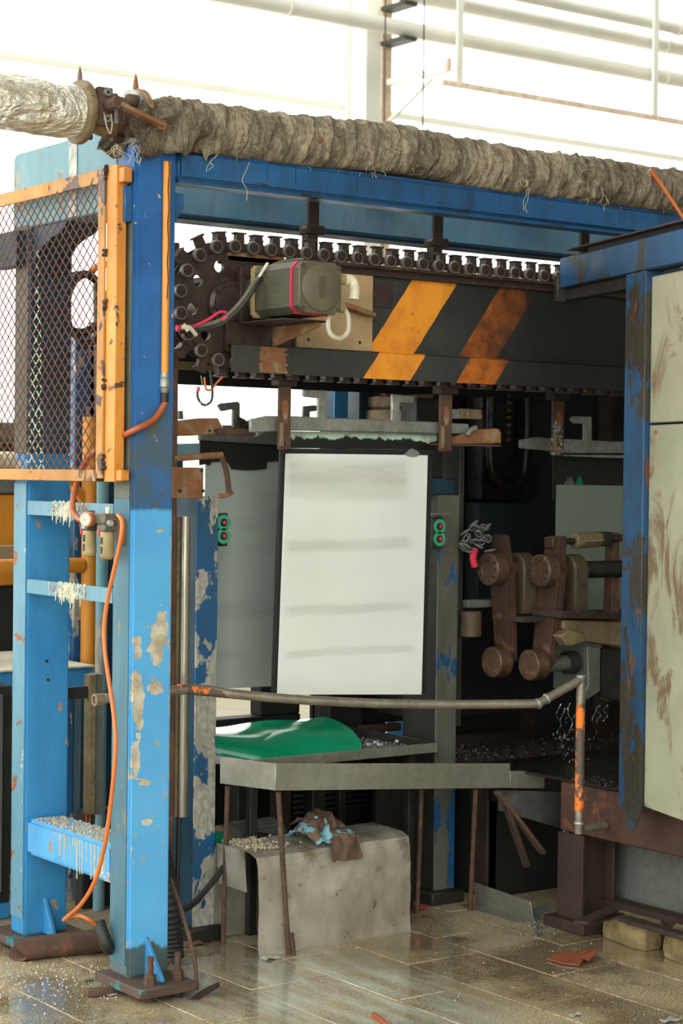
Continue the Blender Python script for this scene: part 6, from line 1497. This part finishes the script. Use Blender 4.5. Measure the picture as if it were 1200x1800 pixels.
# tan bracket with dangling mount
tb2 = thing('tan_mount', 'tan scuffed mount block right of the second lever', 'mount', tuple(P(1040, 1230, Y=.05)))
hookp = lambda poly, Y, th: G().prism([P(x, y, Y=Y) for x, y in poly], (0, th, 0))
part('block', hookp([(990, 1090), (1098, 1092), (1098, 1138), (1030, 1128), (990, 1105)], .05, .12), 'bracket_tan', tb2, .005)
part('top_plate', hookp([(985, 1074), (1098, 1080), (1098, 1089.5), (985, 1087)], .02, .16), 'rust_dark', tb2, .003)
part('chamfer_lug', hookp([(986, 1118), (1000, 1108), (1028, 1113), (1030, 1128), (1002, 1136), (996, 1134)], .0, .05), 'bracket_tan', tb2, .004)
part('drop_leg', hookp([(1032, 1136), (1056, 1138), (1055, 1215), (1030, 1232), (1022, 1225), (1034, 1205)], .06, .04), 'grey_cast', tb2, .004)
part('web_plate', hookp([(1058, 1139), (1098, 1140), (1098, 1235), (1058, 1225)], .10, .03), 'dark_steel', tb2, .003)
for px in (1016, 1040, 1076):
    q = P(px, 1078, Y=.018); g = G(); g.hexnut(q, (0, -1, 0), .011, .012); part('bolt', g, 'rust_dark', tb2)
# water strings dripping under the mount
k = NM('water'); k.set(col=(.95, .97, 1.0), rough=.03, trans=1.0); k.b.inputs['IOR'].default_value = 1.33; MT['water'] = k.m
g = G()
for px, py0, py1 in ((982, 1238, 1290), (988, 1245, 1310), (1002, 1236, 1300), (1012, 1240, 1285), (1044, 1242, 1300), (1052, 1240, 1270), (1064, 1240, 1268), (996, 1245, 1270)):
    n_ = 7; g.tube([P(px + 4 * math.sin(i * 1.3 + px), py0 + (py1 - py0) * i / n_, Y=.04) for i in range(n_ + 1)], lambda t: .0022 * (1 - .6 * t) + .0007 * math.sin(t * 20), 7, 4)
for i in range(70):
    q = P(rr.gauss(1000, 16), rr.uniform(1280, 1390), Y=.04 + rr.gauss(0, .03)); s_ = rr.uniform(.0015, .004)
    g.lathe(q + V((0, 0, -s_ * 1.5)), (0, 0, 1), [(s_ * .2, 0), (s_ * .9, s_ * .7), (s_, s_ * 1.5), (s_ * .5, s_ * 2.8), (s_ * .1, s_ * 3.6)], 8)
tag(solo('dripping_water', g, 'water', 'strings and drops of water falling under the tan mount', 'water'), None, None, kind='stuff')

# ------------------------------------------------------------------ right enclosure door, blue frame with pale panels
dz = V((math.cos(R_(71.7)), math.sin(R_(71.7)), 0)); dn_ = V((-dz.y, dz.x, 0))     # along door (away), normal pointing left/away
pd = V((1.565, -.56, 0)); DP = (pd, dn_)
def PDr(x, y): return P(x, y, D=DP)
ed = thing('enclosure_door', 'blue-framed door with rust-smeared pale panels at the right edge', 'door', (pd.x, pd.y, 0))
def dslab(poly, th, off=0): 
    g = G(); g.prism([PDr(x, y) - dn_ * -off for x, y in poly], -dn_ * th); return g
# lintel, upright
zl1, zl0 = PDr(978, 456).z, PDr(978, 508).z
tt = lambda px: (PDr(px, 800) - pd).dot(dz)
def dbox(t0, t1, z0, z1, n0, n1):
    g = G(); pts = [pd + dz * t + dn_ * n for t, n in ((t0, n0), (t1, n0), (t1, n1), (t0, n1))]
    g.hexa([V((p.x, p.y, z0)) for p in pts] + [V((p.x, p.y, z1)) for p in pts]); return g
tL, tP0, tP1 = tt(978), tt(1095), tt(1130)
TN = -2.6  # unseen near end, lengthened to block light from the right
part('lintel', dbox(TN, tL, zl0, zl1, -.07, 0), 'door_blue', ed, .004)
part('top_sheet', dbox(TN, tL - .08, zl1 + .02, zl1 + .026, -.20, .01), 'rust_dark', ed, .001)
part('top_packer', dbox(TN, tL - .2, zl1 + .0005, zl1 + .0195, -.1, -.02), 'soot', ed)
zpb = PDr(1105, 1440).z
g = dbox(tP1, tP0, PDr(1112, 1425).z, zl0 - .0005, -.07, .0); part('upright', g, 'door_blue', ed, .003)
pz = PDr(1110, 1456).z
g = G(); g.prism([PDr(1093, 1412) + dn_ * .003, PDr(1131, 1412) + dn_ * .003, PDr(1124, 1440) + dn_ * .003, PDr(1117, 1457) + dn_ * .003, PDr(1108, 1457) + dn_ * .003, PDr(1101, 1432) + dn_ * .003], -dn_ * .003); part('torn_paint_tail', g, 'door_blue', ed)
k = NM('door_panel'); wv = k.coord('World')
c = k.mix(k.ramp(k.noise(2.2, 5, .6, wv), .35, .65), srgb(164, 162, 138), srgb(140, 138, 114))
sm = k.noise(7, 7, .68, k.mapped((1, 1, .45), (1.3, .4, .2), 'World'), .6)
zz = k.xyz(wv)[2]
m = k.ramp(k.math('ADD', sm, k.math('MULTIPLY', k.math('ABSOLUTE', k.math('SUBTRACT', zz, 1.35)), -.09)), .50, .58, 0, .85)
c = k.mix(m, c, srgb(104, 76, 50)); c = k.mix(k.ramp(k.noise(40, 5, .7, wv), .68, .73, 0, .8), c, srgb(84, 60, 40))
k.set(col=c, rough=.45); k.bump(k.noise(30, 4, .6, wv), .08, .004); MT['door_panel'] = k.m
zseam = PDr(1160, 744).z; zpt = PDr(1133, 486).z; zpb = PDr(1125, 1420).z
part('upper_panel', dbox(TN + .05, tP1 - .004, zseam + .003, zpt, -.06, -.02), 'door_panel', ed, .003)
part('lower_panel', dbox(TN + .05, tP1 - .004, zpb, zseam - .003, -.06, -.02), 'door_panel', ed, .003)
part('panel_backing', dbox(TN + .05, tP1 - .004, zpb, zpt, -.069, -.0605), 'soot', ed)
for px, py, r_ in ((1196, 693, .02), (1143, 760, .008), (1190, 560, .006)):
    q = PDr(px, py) - dn_ * .02; g = G(); g.lathe(q, dn_, [(r_, 0), (r_ * .9, .002)], 14); part('rust_spot', g, 'rust_orange', ed)
g = dbox(tL - .01, tL + .02, zl0 - .05, zl0 + .05, -.075, .012); part('end_bracket', g, 'dark_steel', ed, .004)
part('under_rail', dbox(tP0 + .03, tL, zl0 - .045, zl0 - .0005, -.06, -.02), 'dark_steel', ed, .003)

# sill, leg and skirting under the door
XS = 1.66
sl_ = thing('machine_sill', 'rusty heavy sill beam and leg under the enclosure door', 'beam', (XS, -.6, 0))
zs1, zs0 = P(1120, 1400, X=XS).z, P(1120, 1490, X=XS).z
g = G(); g.box(XS, XS + .12, -1.9, -.16, zs0, zs1); part('sill_beam', g, 'sill_rust', sl_, .004)
lx, ly = 1.64, -.30
g = G(); g.box(lx, lx + .012, ly, ly + .13, .04, zs0 - .0005); part('leg_flange', g, 'rust_dark', sl_, .003)
g = G(); g.box(lx + .0125, lx + .15, ly + .05, ly + .062, .04, zs0 - .0005); part('leg_web', g, 'rust_dark', sl_, .003)
g = G(); g.box(lx + .1505, lx + .1625, ly, ly + .13, .04, zs0 - .0005); part('leg_flange', g, 'rust_dark', sl_, .003)
g = G(); g.box(lx - .03, lx + .19, ly - .04, ly + .17, 0, .0395); part('foot_plate', g, 'rust_dark', sl_, .004)
g = G(); g.box(1.86, 1.88, -1.9, -.1, .06, zs0 + .02); part('skirt_panel', g, 'grey_cast', sl_, .003)
g = G(); g.box(1.78, 1.84, -1.9, -.2, .0, .10); part('lower_rail', g, 'rust_dark', sl_, .004)
# wet dark deck with grit above sill
g = G(); g.box(XS + .0, 2.9, -1.2, .28, zs1 + .001, zs1 + .012); part('deck_sheet', g, 'black_oil', sl_, .002)
g = G()
for i in range(260):
    x = XS + rr.uniform(.0, .12); y = rr.uniform(-.7, -.2); s_ = rr.uniform(.003, .008); g.lathe((x, y, zs1 + .012), (rr.uniform(-.6, .6), rr.uniform(-.6, .6), 1), [(s_, 0), (s_ * 1.1, s_ * .6), (s_ * .3, s_ * 1.2)], 5)
part('deck_grit', g, 'black_oil', sl_, kind='stuff')
# grey trough side panel between trough and leg
gp_ = thing('sloping_sheet', 'slanting dark grey panel below the trough spout', 'panel', tuple(P(940, 1450, Y=.02)))
g = G(); g.prism([P(875, 1388, Y=.1), P(985, 1392, Y=.0), P(1004, 1405, Y=-.05), P(1004, 1462, Y=-.05), P(930, 1440, Y=.05), P(875, 1425, Y=.1)], (.01, .015, 0)); part('sheet', g, 'dark_steel', gp_, .001)
g = G(); g.prism([P(993, 1440, Y=-.07), P(1001, 1440, Y=-.07), P(998, 1506, Y=-.07), P(988, 1506, Y=-.07)], (0, .008, 0)); part('hanging_strip', g, 'header_pale', gp_, .001)
for (a_, b_, w_, lab, m) in (((873, 1392), (954, 1500), .05, 'upper of two rusty bars hanging askew below the spout', 'rust'), ((886, 1408), (926, 1524), .05, 'lower darker of two rusty bars hanging below the spout', 'rust_dark')):
    A0, B0 = P(*a_, Y=.0), P(*b_, Y=-.04); g = G(); g.bar(A0, B0, .014, .032, (0, 1, 0)); solo('rust_bar', g, m, lab, 'bar', .002)
# lower dark interior panel
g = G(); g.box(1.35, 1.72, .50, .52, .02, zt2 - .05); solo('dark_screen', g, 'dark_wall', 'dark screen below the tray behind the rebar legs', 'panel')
xq_ = P(855, 1500, Y=.3).x; g = G(); g.box(xq_, xq_ + .05, .3, .4, 0, .5); solo('rust_stanchion', g, 'rust_dark', 'rust-brown stanchion behind the right rebar leg', 'post', .004)

# ------------------------------------------------------------------ floor litter
ap, bp_ = P(838, 1588, Z=0), P(940, 1620, Z=0)
al = thing('metal_angle', 'grey metal channel offcut lying on the wet floor', 'offcut', tuple((ap + bp_) / 2))
d_ = (bp_ - ap).normalized(); n_ = V((-d_.y, d_.x, 0))
if n_.y < 0: n_ = -n_
g = G(); g.hexa([ap, bp_, bp_ + n_ * .004, ap + n_ * .004, ap + V((0, 0, .085)) + n_ * .02, bp_ + V((0, 0, .075)) + n_ * .02, bp_ + V((0, 0, .075)) + n_ * .024, ap + V((0, 0, .085)) + n_ * .024]); part('web', g, 'steel_tray', al, .001)
g = G(); g.hexa([ap + n_ * .005, bp_ + n_ * .005, bp_ + n_ * .08, ap + n_ * .08, ap + n_ * .005 + V((0, 0, .004)), bp_ + n_ * .005 + V((0, 0, .004)), bp_ + n_ * .08 + V((0, 0, .004)), ap + n_ * .08 + V((0, 0, .004))]); part('flange', g, 'steel_tray', al, .001)
for px, py in ((868, 1587), (908, 1597)):
    q = P(px, py, Y=ap.y + (px - 838) / 102 * (bp_.y - ap.y) + .006); g = G(); g.cyl(q + n_ * .004, q - n_ * .002, .007, n=12); part('bolt_hole', g, 'soot', al)
bits = [((952, 1612), .05, 'grey_cast', 'bent grey tin shard beside the metal channel'), ((975, 1616), .045, 'bracket_tan', 'tan scrap shard leaning on the tin shard')]
for (px, py), s_, m, lab in bits:
    q = P(px, py, Z=0); g = G(); g.sheet([[q + V((-s_ + s_ * .5 * j, -s_ * .4 + s_ * .4 * i, .004 + .03 * abs(noise.noise(V((i * .7 + px, j * .6, 1)))) + .006 * j)) for j in range(5)] for i in range(4)], .004); solo('tin_shard', g, m, lab, 'scrap', ang=50)
for i in range(14):
    q = P(rr.gauss(948, 12), rr.gauss(1632, 6), Z=0)
g = G()
for i in range(40):
    q = P(rr.gauss(945, 14), rr.gauss(1628, 8), Z=0); s_ = rr.uniform(.003, .012); a = rr.uniform(0, 3); g.hexa([q + V((math.cos(a + k_ * 1.57) * s_, math.sin(a + k_ * 1.57) * s_ * .6, .0)) for k_ in range(4)] + [q + V((math.cos(a + k_ * 1.57) * s_ * .8, math.sin(a + k_ * 1.57) * s_ * .5, .002 + s_ * .5)) for k_ in range(4)])
tag(solo('metal_crumbs', g, 'grey_cast', 'dark metal crumbs by the channel offcut', 'debris'), None, None, kind='stuff')
# rust flake
ff = [(961, 1689), (985, 1676), (1002, 1676), (1030, 1686), (1054, 1680), (1046, 1690), (1036, 1697), (1026, 1694), (1018, 1700), (990, 1697)]
g = G(); pts = [P(x, y, Z=.0) for x, y in ff]; cen = sum(pts, V((0, 0, 0))) / len(pts)
cv2 = [p + V((0, 0, .004 + (.02 if i in (3, 4, 5) else .01 if i in (6, 7) else 0))) for i, p in enumerate(pts)]; top_ = [p + V((0, 0, .004)) for p in cv2]; cc2 = cen + V((0, 0, .012)); n = len(pts)
g.add([cc2 - V((0, 0, .004))] + cv2 + [cc2] + top_, [(0, 1 + (i + 1) % n, 1 + i) for i in range(n)] + [(n + 1, n + 2 + i, n + 2 + (i + 1) % n) for i in range(n)] + [(1 + i, 1 + (i + 1) % n, n + 2 + (i + 1) % n, n + 2 + i) for i in range(n)])
solo('rust_flake', g, 'flake_rust', 'curled rust-red paint flake on the wet floor at right', 'flake', ang=50)
# stones and slabs
def stone(pts2, h, name, label, mat):
    base = [P(x, y, Z=0) for x, y in pts2]; g = G(); n = len(base); cen = sum(base, V((0, 0, 0))) / n
    rings = []
    for lv, sc in ((0, 1), (.35, 1.02), (.8, .97), (1, .85)):
        rings.append([cen + (p - cen) * sc + V((0, 0, h * lv)) + V((noise.noise(p * 30 + V((lv * 3, 0, 0))) * .008, noise.noise(p * 31 + V((0, lv * 5, 0))) * .008, noise.noise(p * 22) * .006 * lv)) for p in base])
    vs = [p for r in rings for p in r]; fs = [(k_ * n + i, k_ * n + (i + 1) % n, (k_ + 1) * n + (i + 1) % n, (k_ + 1) * n + i) for k_ in range(3) for i in range(n)] + [list(range(n))[::-1], list(range(3 * n, 4 * n))]
    g.add(vs, fs); return solo(name, g, mat, label, 'stone', .003, ang=25)
stone([(1060, 1648), (1085, 1658), (1110, 1667), (1135, 1672), (1160, 1669), (1172, 1652), (1140, 1640), (1090, 1632)], .075, 'stone_block', 'rough yellow-brown stone block under the door sill', 'stone')
stone([(1166, 1682), (1190, 1694), (1225, 1706), (1250, 1690), (1220, 1672), (1185, 1664)], .085, 'stone_block', 'second stone block cut off by the right photo edge', 'stone')
for i, (a_, b_, zq, lab) in enumerate((((1020, 1622), (1075, 1598), .10, 'upper of two thin rusty slats on the leg foot'), ((1036, 1618), (1088, 1606), .075, 'lower of two thin rusty slats on the leg foot'))):
    A0, B0 = P(*a_, Z=zq), P(*b_, Z=zq); g = G(); g.bar(A0, B0, .05, .01); solo('rusty_slat', g, 'rust_dark', lab, 'slat', .002)
g = G(); A0, B0 = P(1095, 1614, Z=.10), P(1250, 1660, Z=.105); g.bar(A0, B0, .05, .016); solo('plank_on_stones', g, 'rust_dark', 'long thin board resting on the stone blocks', 'board', .003)
# small litter
def shard(px, py, s_, m, name, label, cat='scrap', sd=1.0):
    q = P(px, py, Z=0); g = G(); g.sheet([[q + V((-s_ + s_ * .5 * j, -s_ * .5 + s_ * .35 * i, .003 + s_ * .55 * abs(noise.noise(V((i * .8 + sd, j * .8, sd)))))) for j in range(5)] for i in range(4)], .0015); return solo(name, g, m, label, cat, ang=50)
shard(475, 1686, .03, 'foil_bit', 'paint_strip', 'thin pale paint strip beside the front rebar leg', sd=2.2)
shard(1012, 1786, .018, 'foil_bit', 'foil_scrap', 'crumpled silver foil scrap near the bottom right', sd=3.3)
shard(1178, 1796, .03, 'foil_bit', 'foil_scrap', 'clear crumpled film at the bottom right corner', sd=4.3)
shard(197, 1750, .016, 'foil_bit', 'foil_scrap', 'twisted white foil scrap by the near base plate', sd=5.1)
shard(628, 1668, .007, 'foil_bit', 'foil_scrap', 'tiny pale scrap in front of the metal cover', sd=6.1)
g = G(); g.tube([P(657, 1783, Z=.006), P(668, 1792, Z=.006), P(682, 1803, Z=.006)], lambda t: .006 * (1 - .5 * t) + .002, 7, 4); solo('red_wire_bit', g, 'hose_red_brown', 'short red wire offcut at the bottom edge', 'wire')
shard(330, 1662, .05, 'bracket_tan', 'cardboard_scrap', 'crumpled brown scrap behind the near post', sd=8.4)
q = P(352, 1640, Z=0); g = G(); g.box(q.x - .0, q.x + .11, q.y + .06, q.y + .16, 0, .05); 
for i, (px, py, s_, m) in enumerate(((155, 1725, .018, 'grey_cast'),)):
    shard(px, py, s_, m, 'paint_lump', 'small dark lump left of the near base plate', sd=9.9)
g = G(); gb = G()
for i in range(300):
    px, py = rr.uniform(0, 215), rr.gauss(1728, 24)
    if py < 1690: py = 1690 + rr.uniform(0, 60)
    q = P(px, py, Z=0); s_ = rr.uniform(.0008, .0032); a = rr.uniform(0, 3)
    tgt = gb if rr.random() < .16 else g
    tgt.hexa([q + V((math.cos(a + k_ * 1.57) * s_, math.sin(a + k_ * 1.57) * s_, .0)) for k_ in range(4)] + [q + V((math.cos(a + k_ * 1.57) * s_ * .7, math.sin(a + k_ * 1.57) * s_ * .6, .001 + s_ * .5)) for k_ in range(4)])
for i in range(140):
    q = P(rr.uniform(300, 1180), rr.uniform(1610, 1795), Z=0); s_ = rr.uniform(.0007, .0022); a = rr.uniform(0, 3)
    g.hexa([q + V((math.cos(a + k_ * 1.57) * s_, math.sin(a + k_ * 1.57) * s_, .0)) for k_ in range(4)] + [q + V((math.cos(a + k_ * 1.57) * s_ * .7, math.sin(a + k_ * 1.57) * s_ * .6, .001 + s_ * .5)) for k_ in range(4)])
tag(solo('pale_crumbs', g, 'cream', 'scattered pale paste crumbs on the floor tiles', 'debris'), None, None, kind='stuff')
tag(solo('blue_chips', gb, 'chip_blue', 'scattered blue paint chips left of the near post', 'debris'), None, None, kind='stuff')
# orange strap over wrapped pipe at the right
g = G(); g.tube([P(1142, 298, Y=YP - RPI - .02), P(1160, 322, Y=YP - RPI - .03), P(1182, 355, Y=YP - RPI - .05), P(1215, 405, Y=YP - RPI - .08)], .007, 8, 5); solo('orange_rope', g, 'hose_orange', 'orange cord slanting over the wrapped pipe at the right', 'cord')
